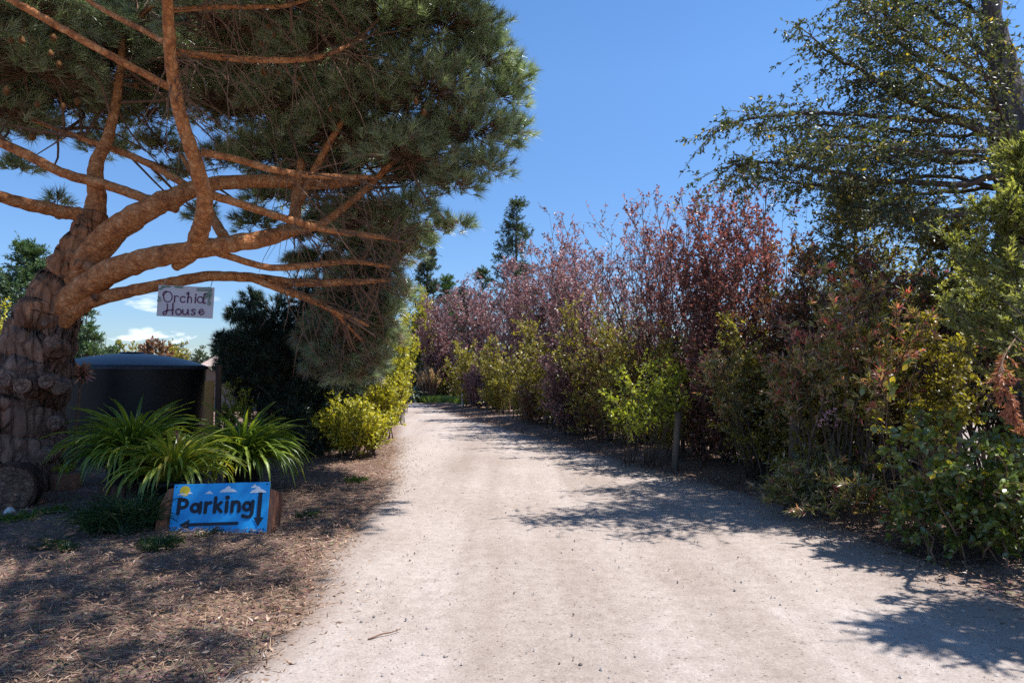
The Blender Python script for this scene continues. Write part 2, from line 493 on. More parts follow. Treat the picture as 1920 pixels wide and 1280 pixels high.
def grow(stems, twigs_per, twig_len, leaves_per, leaf_l, leaf_w, tmin=0.25, up=0.6, out=0.9, droop=0.0, tw_r=0.006,
         stem_r=0.02, tpl=LEAF, lspread=0.8, rndb=None, sub=0, taper=0.55, col_t=0.0):
    """leafy twigs along stem paths (M,K,3) -> (wood Geo, leaf Geo)"""
    wood, lf = Geo(), Geo()
    m, k, _ = stems.shape
    rr = np.asarray(stem_r) * np.ones(m)
    tubes(wood, stems, rr[:, None] * np.linspace(1, 0.25, k)[None], 5)
    n = m * twigs_per
    si = np.repeat(np.arange(m), twigs_per)
    t = tmin + (1 - tmin) * rng.random(n) ** 0.85
    p, d = lerp_path(stems[si], t)
    h = rng.normal(size=(n, 3)) * np.array([1, 1, 0.35])
    D = nrm(nrm(h) * out + d * 0.45 + np.array([0, 0, up]))
    ln = twig_len * (1 - taper * t) * rng.uniform(0.5, 1.2, n)
    kk = 4
    u = np.linspace(0, 1, kk)
    side = rdir(n) * 0.16
    paths = p[:, None] + D[:, None] * (ln[:, None] * u)[:, :, None] + (side[:, None] * (u * u)[None, :, None] * ln[:, None, None])
    paths[:, :, 2] -= droop * ln[:, None] * (u ** 2)[None]
    tubes(wood, paths, tw_r * np.linspace(1, 0.35, kk)[None] * np.ones((n, 1)), 3)
    if sub:
        n2 = n * sub
        s2 = np.repeat(np.arange(n), sub)
        p2, d2 = lerp_path(paths[s2], 0.2 + 0.8 * rng.random(n2))
        D2 = nrm(rdir(n2) * 0.8 + d2 * 0.7 + np.array([0, 0, up * 0.4]))
        l2 = ln[s2] * rng.uniform(0.25, 0.55, n2)
        pa2 = p2[:, None] + D2[:, None] * (l2[:, None] * u)[:, :, None]
        pa2[:, :, 2] -= droop * l2[:, None] * (u ** 2)[None]
        tubes(wood, pa2, tw_r * 0.55 * np.linspace(1, 0.5, kk)[None] * np.ones((n2, 1)), 3)
        paths = np.concatenate([paths, pa2])
        tt = np.concatenate([t, t[s2]])
    else:
        tt = t
    n = len(paths)
    q = n * leaves_per
    ti = np.repeat(np.arange(n), leaves_per)
    lp, ld = lerp_path(paths[ti], 0.1 + 0.9 * rng.random(q))
    LD = nrm(ld * 0.6 + rdir(q) * lspread)
    LZ = nrm(rdir(q) * 0.7 + np.array([0.1, 0, 0.6]))
    sz = rng.uniform(0.65, 1.2, q)
    tw = rng.normal(0, 0.16, n)
    rnd = 0.45 + tw[ti] + rng.normal(0, 0.2, q) + col_t * (tt[ti] - 0.5)
    if rndb is not None:
        rnd = rnd + rndb
    inst(lf, tpl, lp, LD, LZ, leaf_w * sz, leaf_l * sz, rnd)
    return wood, lf


def stems_up(base, n, H, spread, base_r, lean=(0, 0), k=7, hmin=0.65, wig=0.05):
    b = np.zeros((n, 3))
    a = rng.uniform(0, 2 * np.pi, n)
    r = base_r * np.sqrt(rng.random(n))
    b[:, 0], b[:, 1] = np.cos(a) * r, np.sin(a) * r
    top = np.zeros((n, 3))
    rt = spread * np.sqrt(rng.random(n))
    a2 = a + rng.normal(0, 0.7, n)
    top[:, 0] = np.cos(a2) * rt + lean[0]
    top[:, 1] = np.sin(a2) * rt + lean[1]
    top[:, 2] = H * (hmin + (1 - hmin) * rng.random(n)) * (1 - 0.18 * (rt / max(spread, 1e-6)) ** 2)
    c = b * 0.6 + top * np.array([0.3, 0.3, 0.55])
    u = np.linspace(0, 1, k)[None, :, None]
    path = b[:, None] * (1 - u) ** 2 + 2 * c[:, None] * u * (1 - u) + top[:, None] * u * u
    path[:, 1:] += rng.normal(0, wig, (n, k - 1, 3)) * np.array([1, 1, 0.4]) * np.linspace(0.3, 1, k - 1)[None, :, None]
    return path + np.asarray(base)[None, None]


def tuft_geo(geo, pos, d, n, Ln, w, rnd, amin=8, amax=70, back=0.07):
    m = len(pos)
    d = nrm(d)
    D = np.repeat(d, n, 0)
    q = m * n
    a = np.radians(rng.uniform(amin, amax, q))[:, None]
    pr = nrm(np.cross(D, rdir(q)))
    nd = D * np.cos(a) + pr * np.sin(a)
    b = np.repeat(pos, n, 0) - D * (rng.random((q, 1)) * back)
    s = nrm(np.cross(nd, rdir(q))) * (w / 2)
    ln = Ln * rng.uniform(0.7, 1.15, (q, 1))
    tip = b + nd * ln
    tip[:, 2] -= 0.1 * ln[:, 0]
    V = np.stack([b - s, b + s, tip], 1)
    F = np.arange(q * 3).reshape(q, 3)
    geo.add(V, F, np.clip(np.repeat(rnd, n) + rng.normal(0, 0.07, q), 0, 1))


def box(geo, c, sx, sy, sz, rot=0.0, bev=0.0):
    x, y, z = sx / 2, sy / 2, sz / 2
    b = bev
    # chamfered vertical edges and a chamfered top
    ring = [(-x + b, -y), (x - b, -y), (x, -y + b), (x, y - b), (x - b, y), (-x + b, y), (-x, y - b), (-x, -y + b)] if b else \
        [(-x, -y), (x, -y), (x, y), (-x, y)]
    n = len(ring)
    ca, sa = math.cos(rot), math.sin(rot)
    rows = []
    for zz, k in ((-z, 1.0), (z - b, 1.0), (z, 1 - (b / max(x, y) if b else 0))):
        for (u, v) in ring:
            u, v = u * k, v * k
            rows.append((c[0] + u * ca - v * sa, c[1] + u * sa + v * ca, c[2] + zz))
    F = []
    for r in range(2):
        for i in range(n):
            j = (i + 1) % n
            F.append((r * n + i, r * n + j, (r + 1) * n + j, (r + 1) * n + i))
    geo.add(rows, F)
    off = geo.n - 3 * n
    geo.F.append(np.array([[2 * n + i for i in range(n)]]) + off)
    geo.F.append(np.array([[n - 1 - i for i in range(n)]]) + off)
    for _ in range(2):
        geo.A.append(np.full(1, 0.5, np.float32))
        geo.S.append(np.full(1, False))
    return geo


def lathe(geo, prof, c, s=32, smooth=True, wob=0.0, cap_top=True):
    prof = np.asarray(prof, float)
    k = len(prof)
    a = np.linspace(0, 2 * np.pi, s, endpoint=False)
    w = 1 + wob * (np.sin(3 * a + c[0]) + 0.7 * np.sin(7 * a + 2 * c[1]) + 0.5 * np.sin(13 * a))
    V = np.zeros((k, s, 3))
    V[:, :, 0] = prof[:, 0:1] * np.cos(a) * w
    V[:, :, 1] = prof[:, 0:1] * np.sin(a) * w
    V[:, :, 2] = prof[:, 1:2]
    V += np.asarray(c)
    idx = np.arange(k * s).reshape(k, s)
    F = np.stack([idx[:-1], np.roll(idx[:-1], -1, 1), np.roll(idx[1:], -1, 1), idx[1:]], -1).reshape(-1, 4)
    geo.add(V, F, None, smooth)
    off = geo.n - k * s
    if cap_top:
        geo.F.append(idx[-1][None] + off)
        geo.A.append(np.full(1, 0.5, np.float32))
        geo.S.append(np.full(1, False))
    return geo


def fbm(x, y, z=0.0):
    return mnoise.fractal(Vector((x, y, z)), 1.0, 2.0, 4)


# ------------------------------------------------------------------ ground, road, lot
_le = [G(*p) for p in [(480, 1225), (565, 1140), (600, 1060), (655, 1000), (705, 930), (733, 880), (741, 800), (737, 760)]]
_re = [G(*p) for p in [(1990, 1170), (1720, 1055), (1500, 965), (1300, 900), (1150, 862), (1010, 822), (900, 790), (800, 759)]]
LY = np.array([-30, -6, 0, 2.0] + [p[1] for p in _le] + [40, 44])
LX = np.array([-6, -4.5, -2.8, -2.2] + [p[0] for p in _le] + [-12, -22])
RY = np.array([-30, -6, 0, 2.0] + [p[1] for p in _re] + [41, 46])
RX = np.array([6, 5.2, 4.3, 3.9] + [p[0] for p in _re] + [-6.5, -22])


def xl(y):
    return np.interp(y, LY, LX)


def xr(y):
    return np.interp(y, RY, RX)


def build_ground():
    xs = np.concatenate([[-2500, -800, -250, -90, -40, -22], np.arange(-13, 10.01, 0.13), [16, 26, 40, 90, 250, 800, 2500]])
    ys = np.concatenate([[-2500, -500, -90, -20, -5], np.arange(0.5, 16, 0.13), np.arange(16, 48, 0.4), [60, 90, 150, 300, 900, 2800]])
    X, Y = np.meshgrid(xs, ys)
    Z = np.zeros_like(X)
    for i in range(X.shape[0]):
        for j in range(X.shape[1]):
            x, y = X[i, j], Y[i, j]
            if abs(x) < 14 and -1 < y < 50:
                Z[i, j] = 0.045 * fbm(x * 0.8, y * 0.8, 3.1) + 0.022 * fbm(x * 4, y * 4, 8.0)
    dl = X - xl(Y)
    dr = xr(Y) - X
    ins = np.minimum(dl, dr)            # >0 inside the road
    Z = np.where(ins > 0, np.minimum(Z * 0.3, 0) - 0.05 * np.clip(ins / 0.35, 0, 1), Z + 0.012)
    # right verge rises slightly towards the hedge, left bed too
    Z += 0.09 * np.clip((-dr - 0.2) / 1.0, 0, 1) * (Y < 40) * (np.abs(X) < 14)
    Z += 0.05 * np.clip((-dl - 0.4) / 2.0, 0, 1) * (Y < 40) * (np.abs(X) < 14)
    ny, nx = X.shape
    idx = np.arange(nx * ny).reshape(ny, nx)
    F = np.stack([idx[:-1, :-1], idx[:-1, 1:], idx[1:, 1:], idx[1:, :-1]], -1).reshape(-1, 4)
    g = Geo().add(np.stack([X, Y, Z], -1), F, None, True)
    tag(g.build('ground', 'ground'), kind='structure')


def build_road():
    ys = np.concatenate([np.arange(-30, 1, 1.0), np.arange(1, 14, 0.12), np.arange(14, 46, 0.3)])
    us = np.linspace(0, 1, 61)
    wl = np.array([0.10 * fbm(y * 0.9, 1.7) + 0.05 * fbm(y * 4, 5.7) for y in ys])
    wr = np.array([0.12 * fbm(y * 0.9, 9.7) + 0.06 * fbm(y * 4, 2.7) for y in ys])
    A = xl(ys) + wl - 0.12
    B = xr(ys) + wr + 0.25
    X = A[:, None] * (1 - us) + B[:, None] * us
    Y = np.repeat(ys[:, None], len(us), 1)
    Z = np.zeros_like(X)
    for i in range(X.shape[0]):
        for j in range(X.shape[1]):
            Z[i, j] = 0.018 * fbm(X[i, j] * 1.1, Y[i, j] * 0.4, 1.0) + 0.008 * fbm(X[i, j] * 5, Y[i, j] * 5, 4.0)
    e = np.minimum(us, 1 - us)[None] * (B - A)[:, None]
    Z += 0.014 - 0.045 * np.clip(1 - e / 0.22, 0, 1)
    idx = np.arange(X.size).reshape(X.shape)
    F = np.stack([idx[:-1, :-1], idx[:-1, 1:], idx[1:, 1:], idx[1:, :-1]], -1).reshape(-1, 4)
    g = Geo().add(np.stack([X, Y, Z], -1), F, None, True)
    o = g.build('dirt_road', 'road')
    at = o['_obj'].data.attributes.new('edge', 'FLOAT', 'POINT')
    eL = us[None] * (B - A)[:, None]
    eR = (1 - us)[None] * (B - A)[:, None]
    ev = np.maximum(np.clip(1 - eL / 0.8, 0, 1), np.clip(1 - eR / 1.2, 0, 1))
    at.data.foreach_set('value', ev.astype(np.float32).ravel())
    tag(o, kind='structure')
    return o


build_ground()
build_road()

# pale open lot seen through the gaps low in the hedge
g = Geo()
xs = np.linspace(0, 1, 30)
ys = np.linspace(8.5, 60, 40)
X = np.stack([(np.interp(y, [8.5, 12, 17, 26, 60], [7.2, 5.6, 4.2, 3.5, 3.0])) + xs * 60 for y in ys])
Yg = np.repeat(ys[:, None], 30, 1)
idx = np.arange(X.size).reshape(X.shape)
g.add(np.stack([X, Yg, np.full_like(X, 0.19) + 0.01 * np.sin(X * 0.7) * np.cos(Yg * 0.5)], -1),
      np.stack([idx[:-1, :-1], idx[:-1, 1:], idx[1:, 1:], idx[1:, :-1]], -1).reshape(-1, 4), None, True)
tag(g.build('gravel_lot', 'lot'), kind='structure')


# litter and pebbles (nobody could count them)
def litter():
    n = 34000
    y = 2.2 + 14 * rng.random(n) ** 1.5
    x = xl(y) + 0.25 - np.abs(rng.normal(0, 1, n)) * 2.6 + rng.normal(0, 0.12, n)
    n2 = 16000
    y2 = 3.5 + 22 * rng.random(n2) ** 1.4
    x2 = xr(y2) + 0.0 + np.abs(rng.normal(0, 0.8, n2)) + rng.normal(0, 0.22, n2) - 0.1
    x, y = np.concatenate([x, x2]), np.concatenate([y, y2])
    z = 0.035 + 0.025 * rng.random(len(x))
    zz = np.array([0.045 * fbm(a * 0.8, b * 0.8, 3.1) for a, b in zip(x, y)])
    inside = (x > xl(y)) & (x < xr(y))
    z = np.where(inside, 0.02, zz + z)
    z += 0.09 * np.clip((x - xr(y) - 0.2) / 1.0, 0, 1)
    z += 0.05 * np.clip((xl(y) - x - 0.4) / 2.0, 0, 1)
    pos = np.stack([x, y, z], -1)
    a = rng.uniform(0, 2 * np.pi, len(x))
    Yd = np.stack([np.cos(a), np.sin(a), rng.normal(0, 0.25, len(x))], -1)
    Zd = nrm(np.stack([rng.normal(0, 0.35, len(x)), rng.normal(0, 0.35, len(x)), np.ones(len(x))], -1))
    g = Geo()
    s = rng.uniform(0.5, 1.3, len(x))
    inst(g, LEAF, pos, Yd, Zd, 0.013 * s, 0.045 * s, rng.normal(0.48, 0.25, len(x)))
    tag(g.build('leaf_litter', 'litter'), 'dry brown bark chips and fallen leaves beside the road', kind='stuff')


def straw():
    n = 15000
    y = 2.4 + 12 * rng.random(n) ** 1.4
    x = xl(y) + .1 - np.abs(rng.normal(0, 1.6, n)) + rng.normal(0, .1, n)
    z = np.array([0.045 * fbm(a * 0.8, b * 0.8, 3.1) for a, b in zip(x, y)]) + .05 * np.clip((xl(y) - x - 0.4) / 2.0, 0, 1) + .045
    z = np.where(x > xl(y), .025, z)
    a = rng.uniform(0, 2 * np.pi, n)
    g = Geo()
    inst(g, LEAF, np.stack([x, y, z], -1), np.stack([np.cos(a), np.sin(a), rng.normal(0, .12, n)], -1), np.tile([0, 0, 1.0], (n, 1)) + rng.normal(0, .2, (n, 3)), .006, .14, rng.normal(.55, .2, n))
    tag(g.build('pine_straw', 'litter'), 'fallen brown pine needles scattered over the mulch', kind='stuff')


straw()


def pebbles():
    n = 6500
    y = 2.4 + 13 * rng.random(n) ** 1.8
    uu = rng.random(n)
    uu = np.where(rng.random(n) < .45, np.where(rng.random(n) < .5, .12 * uu ** 2, 1 - .12 * uu ** 2), uu)
    x = xl(y) + 0.08 + uu * (xr(y) - xl(y) - 0.05)
    r = 0.003 + 0.009 * rng.random(n) ** 6
    t = np.array([(0, 0, 1), (1, 0, 0), (0, 1, 0), (-1, 0, 0), (0, -1, 0), (0, 0, -1)], float)
    f = np.array([(0, 1, 2), (0, 2, 3), (0, 3, 4), (0, 4, 1), (5, 2, 1), (5, 3, 2), (5, 4, 3), (5, 1, 4)])
    V = t[None] * r[:, None, None] * rng.uniform(0.6, 1.3, (n, 6, 3))
    V += np.stack([x, y, 0.017 + r * 0.3], -1)[:, None]
    F = (f[None] + (np.arange(n) * 6)[:, None, None]).reshape(-1, 3)
    g = Geo().add(V, F, None, False)
    m = surf_mat('pebble', [(0.35, (0.13, 0.11, 0.10)), (0.55, (0.42, 0.38, 0.35))], scale=3.3, detail=1, bump=0.1)
    tag(g.build('gravel', m), 'small loose stones lying on the pale road', kind='stuff')


litter()
pebbles()

# ------------------------------------------------------------------ the big leaning pine
PINE = thing('pine_tree', 'large leaning pine with orange limbs and grey green needles arching over the hanging white sign', 'tree', G(45, 935))


def limb_path(pts, n=28, wig=0.02):
    """pts: (px, py, depth, width in photo pixels)"""
    w = np.array([P(a, b, d) for a, b, d, _ in pts])
    r = np.array([wd / 2 * d / 1280 for _, _, d, wd in pts])
    path = catmull(w, n)
    rad = np.interp(np.linspace(0, 1, n), np.linspace(0, 1, len(r)), r)
    path[1:-1] += rng.normal(0, wig, (n - 2, 3)) * rad[1:-1, None] / 0.1
    return path, rad


def rough_tube(path, rad, s, amp, fr, bulges=(), zs=.55):
    g = Geo()
    k = len(path)
    T = nrm(np.gradient(path, axis=0))
    ref = np.array([0, 1.0, 0.15])
    X = nrm(np.cross(T, ref))
    Yv = np.cross(T, X)
    a = np.linspace(0, 2 * np.pi, s, endpoint=False)
    V = np.zeros((k, s, 3))
    for i in range(k):
        for j in range(s):
            d = X[i] * math.cos(a[j]) + Yv[i] * math.sin(a[j])
            p = path[i] + d * rad[i]
            q = Vector((p[0] * fr, p[1] * fr, p[2] * fr * zs))
            h = mnoise.fractal(q, 1.0, 2.0, 4) + 0.6 * abs(mnoise.noise(q * 2.7))
            h = h * amp * rad[i]
            for (bc, br, bh) in bulges:
                dd = np.linalg.norm(p - bc) / br
                if dd < 2.5:
                    h += bh * math.exp(-dd * dd * 1.5)
            V[i, j] = p + d * h
    idx = np.arange(k * s).reshape(k, s)
    F = np.stack([idx[:-1], np.roll(idx[:-1], -1, 1), np.roll(idx[1:], -1, 1), idx[1:]], -1).reshape(-1, 4)
    g.add(V, F, None, True)
    for e in (idx[0][::-1], idx[-1]):
        g.F.append(e[None])
        g.A.append(np.full(1, .5, np.float32))
        g.S.append(np.full(1, False))
    return g


tr_pts = [(28, 990, 8.9, 330), (38, 935, 8.9, 245), (48, 860, 8.9, 200), (58, 770, 8.9, 178), (78, 690, 8.9, 168), (98, 620, 8.95, 140), (120, 560, 9.0, 118),
          (142, 500, 9.0, 92), (163, 450, 9.05, 74), (178, 400, 9.1, 56)]
tp, trd = limb_path(tr_pts, 90, 0.006)
trd = trd * .76
tp[:, 0] -= np.interp(tp[:, 2], [0, 2.2, 3.6], [.22, .1, 0])
bul = [(P(100, 650, 8.5), .26, .10), (P(30, 720, 8.4), .3, .05), (P(100, 724, 8.5), .2, .05), (P(-20, 900, 8.5), .4, .12), (P(65, 880, 8.4), .3, .08),
       (P(60, 585, 8.6), .22, .14), (P(95, 790, 8.4), .2, .08)]
TRUNK = rough_tube(tp, trd * 1.05, 84, 0.075, 5.5, bul, .28).build('trunk', 'pine_bark', PINE)
LIMBS = [
    [(176, 415, 9.1, 56), (182, 370, 9.1, 44), (180, 310, 9.15, 34), (205, 250, 9.3, 26), (222, 160, 9.5, 20), (230, 60, 9.7, 14)],
    [(185, 450, 9.1, 20), (165, 408, 9.05, 34), (120, 398, 8.9, 34), (60, 385, 8.6, 32), (-20, 362, 8.2, 28), (-120, 320, 7.8, 22)],
    [(112, 615, 9.0, 40), (145, 530, 8.95, 74), (195, 452, 8.8, 68), (250, 408, 8.7, 60), (315, 375, 8.8, 50), (400, 345, 9.2, 36), (500, 340, 9.6, 34), (620, 345, 10.2, 26), (720, 330, 10.6, 14)],
    [(92, 640, 9.0, 40), (125, 575, 8.85, 70), (185, 522, 8.6, 64), (260, 490, 8.3, 56), (345, 472, 8.1, 50), (430, 458, 8.3, 44), (500, 446, 8.8, 42), (548, 425, 9.3, 34), (556, 370, 9.7, 26), (565, 300, 10, 18)],
    [(90, 660, 8.95, 26), (130, 592, 8.8, 40), (180, 562, 8.7, 36), (250, 545, 8.5, 30), (330, 528, 8.5, 28), (395, 518, 8.7, 26), (470, 520, 9.2, 24), (560, 530, 9.8, 22), (660, 528, 10.5, 18), (730, 525, 11, 8)],
    [(330, 500, 8.25, 24), (360, 472, 8.05, 44), (376, 430, 7.75, 44), (384, 380, 7.5, 40), (372, 320, 7.25, 37), (345, 240, 7.0, 34), (325, 150, 6.8, 31), (317, 60, 6.6, 29), (312, -40, 6.4, 25), (300, -140, 6.3, 18)],
    [(378, 285, 7.3, 20), (440, 298, 7.5, 18), (520, 320, 7.9, 17), (600, 330, 8.6, 15), (700, 332, 9.4, 11)],
    [(384, 362, 7.5, 22), (450, 382, 7.7, 20), (520, 405, 8.2, 19), (610, 430, 9, 17), (700, 442, 9.8, 14), (745, 450, 10.3, 8)],
    [(326, 97, 6.8, 17), (390, 105, 7.0, 17), (470, 112, 7.3, 17), (560, 112, 7.8, 15), (622, 100, 8.3, 11), (680, 70, 9, 7)],
    [(320, 20, 6.6, 13), (400, 14, 6.9, 12), (480, 13, 7.3, 11), (550, 8, 7.8, 10), (640, -30, 8.6, 7)],
    [(330, 170, 6.85, 20), (270, 138, 6.8, 19), (190, 95, 6.7, 19), (110, 50, 6.6, 19), (30, 5, 6.5, 18), (-60, -50, 6.3, 14)],
    [(322, 88, 6.7, 15), (270, 58, 6.9, 14), (200, 22, 7.1, 13), (150, -10, 7.3, 11)],
    [(-40, 250, 8.7, 26), (40, 285, 8.8, 25), (120, 325, 8.9, 25), (200, 347, 8.95, 25), (280, 375, 8.9, 24), (330, 392, 8.8, 22)],
    [(352, 350, 9.2, 20), (300, 318, 9.3, 18), (240, 290, 9.4, 17), (160, 262, 9.5, 14), (60, 225, 9.6, 9)],
    [(395, 468, 8.2, 22), (440, 484, 8.5, 18), (510, 502, 8.9, 17), (590, 496, 9.5, 16), (660, 490, 10.2, 14), (730, 500, 11, 8)],
    [(460, 518, 9.1, 16), (520, 540, 9.4, 18), (580, 562, 9.8, 16), (640, 588, 10.4, 13), (690, 610, 11, 8)],
    [(500, 524, 9.3, 12), (560, 550, 9.7, 12), (620, 580, 10.2, 10), (680, 640, 11.2, 6)],
    [(420, 445, 8.6, 28), (400, 410, 8.9, 22), (372, 350, 9.3, 16), (340, 290, 9.7, 10)],
    [(520, 440, 8.9, 24), (600, 420, 9.6, 20), (680, 360, 10.2, 16), (740, 300, 10.3, 15), (800, 250, 10.1, 12), (850, 215, 10.0, 9), (910, 165, 10.1, 5)],
    [(560, 380, 9.7, 22), (600, 300, 10, 18), (660, 200, 10.0, 14), (740, 100, 9.9, 9)],
    [(230, 60, 9.7, 14), (330, -20, 9.6, 12), (480, -60, 9.6, 8)],
    [(312, -40, 6.4, 20), (450, -160, 6.2, 16), (680, -260, 6.4, 12), (900, -330, 6.8, 8)],
    [(300, -140, 6.3, 16), (100, -240, 6.2, 12), (-200, -260, 6.4, 8)],
    [(222, 160, 9.5, 14), (150, 110, 10, 12), (60, 60, 10.2, 8)],
]
limb_pts = []
for lp in LIMBS:
    k = max(20, len(lp) * 7)
    pa, ra = limb_path(lp, k, 0.003)
    limb_pts.append(pa)
    rough_tube(pa, ra * .74, 20, 0.09, 7.5).build('limb', 'limb_bark', PINE)
limb_all = np.concatenate(limb_pts)
limb_all = limb_all[limb_all[:, 2] > 1.5]


def stub(px, py, d, r, ln, dirv):
    g = Geo()
    dirv = nrm(np.array(dirv, float))
    c = P(px, py, d)
    k = 6
    path = np.stack([c - dirv * ln * (1 - i / (k - 1)) for i in range(k)])
    rad = np.linspace(r * 1.5, r, k)
    V = rough_tube(path, rad, 20, 0.15, 9)
    o = V.build('branch_stub', 'pine_bark', PINE)
    e = Geo()
    x = nrm(np.cross(dirv, [0, 0.2, 1]))
    y = np.cross(x, dirv)
    a = np.linspace(0, 2 * np.pi, 20, endpoint=False)
    rr = r * (0.88 + 0.06 * np.sin(3 * a))
    ring = c + dirv * 0.006 + x * (np.cos(a) * rr)[:, None] + y * (np.sin(a) * rr)[:, None]
    inner = ring - dirv * 0.0 + (c - ring) * 0.25 + dirv * 0.008
    vv = np.vstack([ring - dirv * 0.03, ring, inner, c[None] + dirv * 0.003])
    f = []
    for i in range(20):
        j = (i + 1) % 20
        f += [(i, j, 20 + j, 20 + i), (20 + i, 20 + j, 40 + j, 40 + i), (40 + i, 40 + j, 60, 60)]
    f = np.array(f)
    e.add(vv, f[f[:, 2] != f[:, 3]])
    tri = f[f[:, 2] == f[:, 3]][:, :3]
    e.F.append(tri)
    e.A.append(np.full(len(tri), .5, np.float32))
    e.S.append(np.full(len(tri), False))
    e.build('cut_end', 'cut_wood', o)


for s_ in [(40, 722, 8.25, .09, .25, (0.1, -1, .1)), (84, 715, 8.3, .075, .25, (.3, -1, .1)), (110, 726, 8.4, .08, .28, (.5, -1, 0)),
           (6, 712, 8.3, .09, .25, (-.2, -1, .1)), (98, 640, 8.35, .09, .3, (.5, -1, .35)), (52, 556, 8.72, .13, .35, (-.4, -.35, 1)),
           (84, 606, 8.4, .04, .15, (.1, -1, 0)), (80, 856, 8.2, .075, .2, (.3, -1, 0)), (104, 792, 8.25, .07, .2, (.6, -1, .1)),
           (142, 492, 8.55, .05, .2, (-.7, -.6, .3)), (176, 556, 8.5, .035, .15, (.3, -1, .1)), (128, 475, 8.8, .06, .22, (-1, -.2, .4))]:
    stub(*s_)

# crown: clumps of long-needled tufts carried on twigs from the limbs
CL = [  # px, py, depth, radius, brownness
    (820, 60, 10, 1.0, 0), (700, 60, 9.5, 1.0, 0), (895, 125, 10.4, .75, 0), (935, 185, 10.5, .55, 0), (885, 255, 10.3, .78, 0), (800, 180, 9.8, .9, 0),
    (905, 315, 10.3, .5, 0), (850, 345, 10.3, .55, 0), (760, 300, 10, .8, .1), (770, 395, 10.5, .5, .1), (700, 200, 10, .9, .1), (620, 100, 9.5, .9, 0),
    (640, 260, 10.5, .9, .25), (560, 30, 9, .9, 0), (560, 200, 10.5, .9, .2), (500, 120, 10.5, 1, .15), (430, 60, 9.5, 1, .1), (430, 200, 11, .9, .2),
    (350, 130, 10.8, 1., .15), (250, 100, 10.5, 1.0, .15), (150, 80, 9.5, 1.0, .1), (60, 140, 9, .9, .1), (60, 30, 8.5, .8, .1), (150, 200, 10.5, .85, .2),
    (260, 215, 11, .75, .2), (20, 220, 9.5, .55, .15), (520, 300, 11, .75, .3), (600, 350, 11, .75, .4), (690, 420, 11, .75, .35), (745, 470, 11.5, .5, .25),
    (690, 520, 11.5, .65, .45), (735, 555, 12, .5, .2), (680, 620, 11.8, .65, .5), (640, 665, 11.5, .55, .6), (715, 635, 12, .48, .3), (660, 705, 11.6, .48, .6),
    (695, 680, 12, .4, .4), (610, 690, 11.7, .4, .7), (720, 580, 11.6, .45, .3), (655, 560, 12.2, .6, .5),
    (840, -10, 10.2, .8, 0), (760, -80, 10, 1, 0), (620, -60, 9.5, 1, 0), (470, -60, 9.5, 1, 0), (300, -40, 10.5, 1, .1), (150, -60, 9.5, 1, .1),
    (0, -80, 8.5, 1, .1), (-80, 120, 9, 1, .1), (-120, 30, 8, 1, .1), (480, 420, 12, .45, .1), (380, 405, 12, .35, .1), (340, 330, 12, .4, .1), (300, 280, 11.5, .45, .2), (430, 300, 11.5, .5, .3),
    (40, 318, 9.2, .28, 0), (110, 378, 9.6, .2, 0), (350, 40, 11.5, 1, .15), (590, 440, 12.2, .45, .4), (860, 420, 11, .28, 0), (815, 430, 11.2, .35, .1), (960, 250, 10.6, .4, 0), (965, 150, 10.5, .38, 0), (905, 60, 10.4, .5, 0),
]
CL += [(200, 20, 11.5, 1, .1), (100, 190, 11.5, .9, .2), (330, 190, 12, .9, .2), (220, 120, 12, 1, .2), (30, 90, 10.5, 1, .1), (-40, 200, 10, .9, .1), (400, 130, 12, 1, .2),
       (490, 220, 12, .9, .25), (560, 110, 12, 1, .15), (650, 180, 12, 1, .2), (700, 300, 12, .9, .3), (600, 260, 12.3, .9, .35), (520, 370, 12.6, .7, .4), (650, 430, 12.6, .8, .45), (590, 500, 12.8, .6, .5),
       (700, 480, 12, .7, .4), (640, 600, 12.2, .6, .5), (600, 640, 12, .5, .6), (780, 340, 11, .6, .1), (800, 280, 10.8, .7, 0), (780, 450, 11.5, .4, .1), (60, 250, 10.5, .5, .1), (200, 280, 12, .5, .2)]
CLW = [np.array(P(a, b, d)).tolist() + [r, br] for a, b, d, r, br in CL]
# unseen crown above the picture frame, extended towards the camera to cast shade
CLW += [[-1.4, 7.6, 7.0, .9, 0], [-3.0, 7.2, 6.9, 1, 0], [-4.6, 7.0, 6.6, 1, 0], [-2.2, 9.0, 8.0, 1, 0], [-4.2, 9.2, 8.2, 1, 0], [-6.3, 8.6, 7.6, 1, 0],
        ]
for yy in np.arange(3.5, 10.2, .72):  # clump rows added out of view, laid out to shade the left bed
    zt0 = max(5.5, 1.6 + 695 / 1280 * yy + .72)
    xe = float(np.interp(yy, [3.5, 4.8, 7.2, 9.0, 10.2], [-1.5, -1.3, -1.45, -1.6, -1.75])) + .5 * zt0 - .3
    for xx in np.arange(xe, xe - 4.6, -.75):
        if rng.random() < .84:
            CLW.append([xx + rng.normal(0, .12), yy + rng.normal(0, .12), zt0 + abs(rng.normal(0, .25)), rng.uniform(.42, .6), 0])
ndl, tw = Geo(), Geo()
bp, br_ = [], []
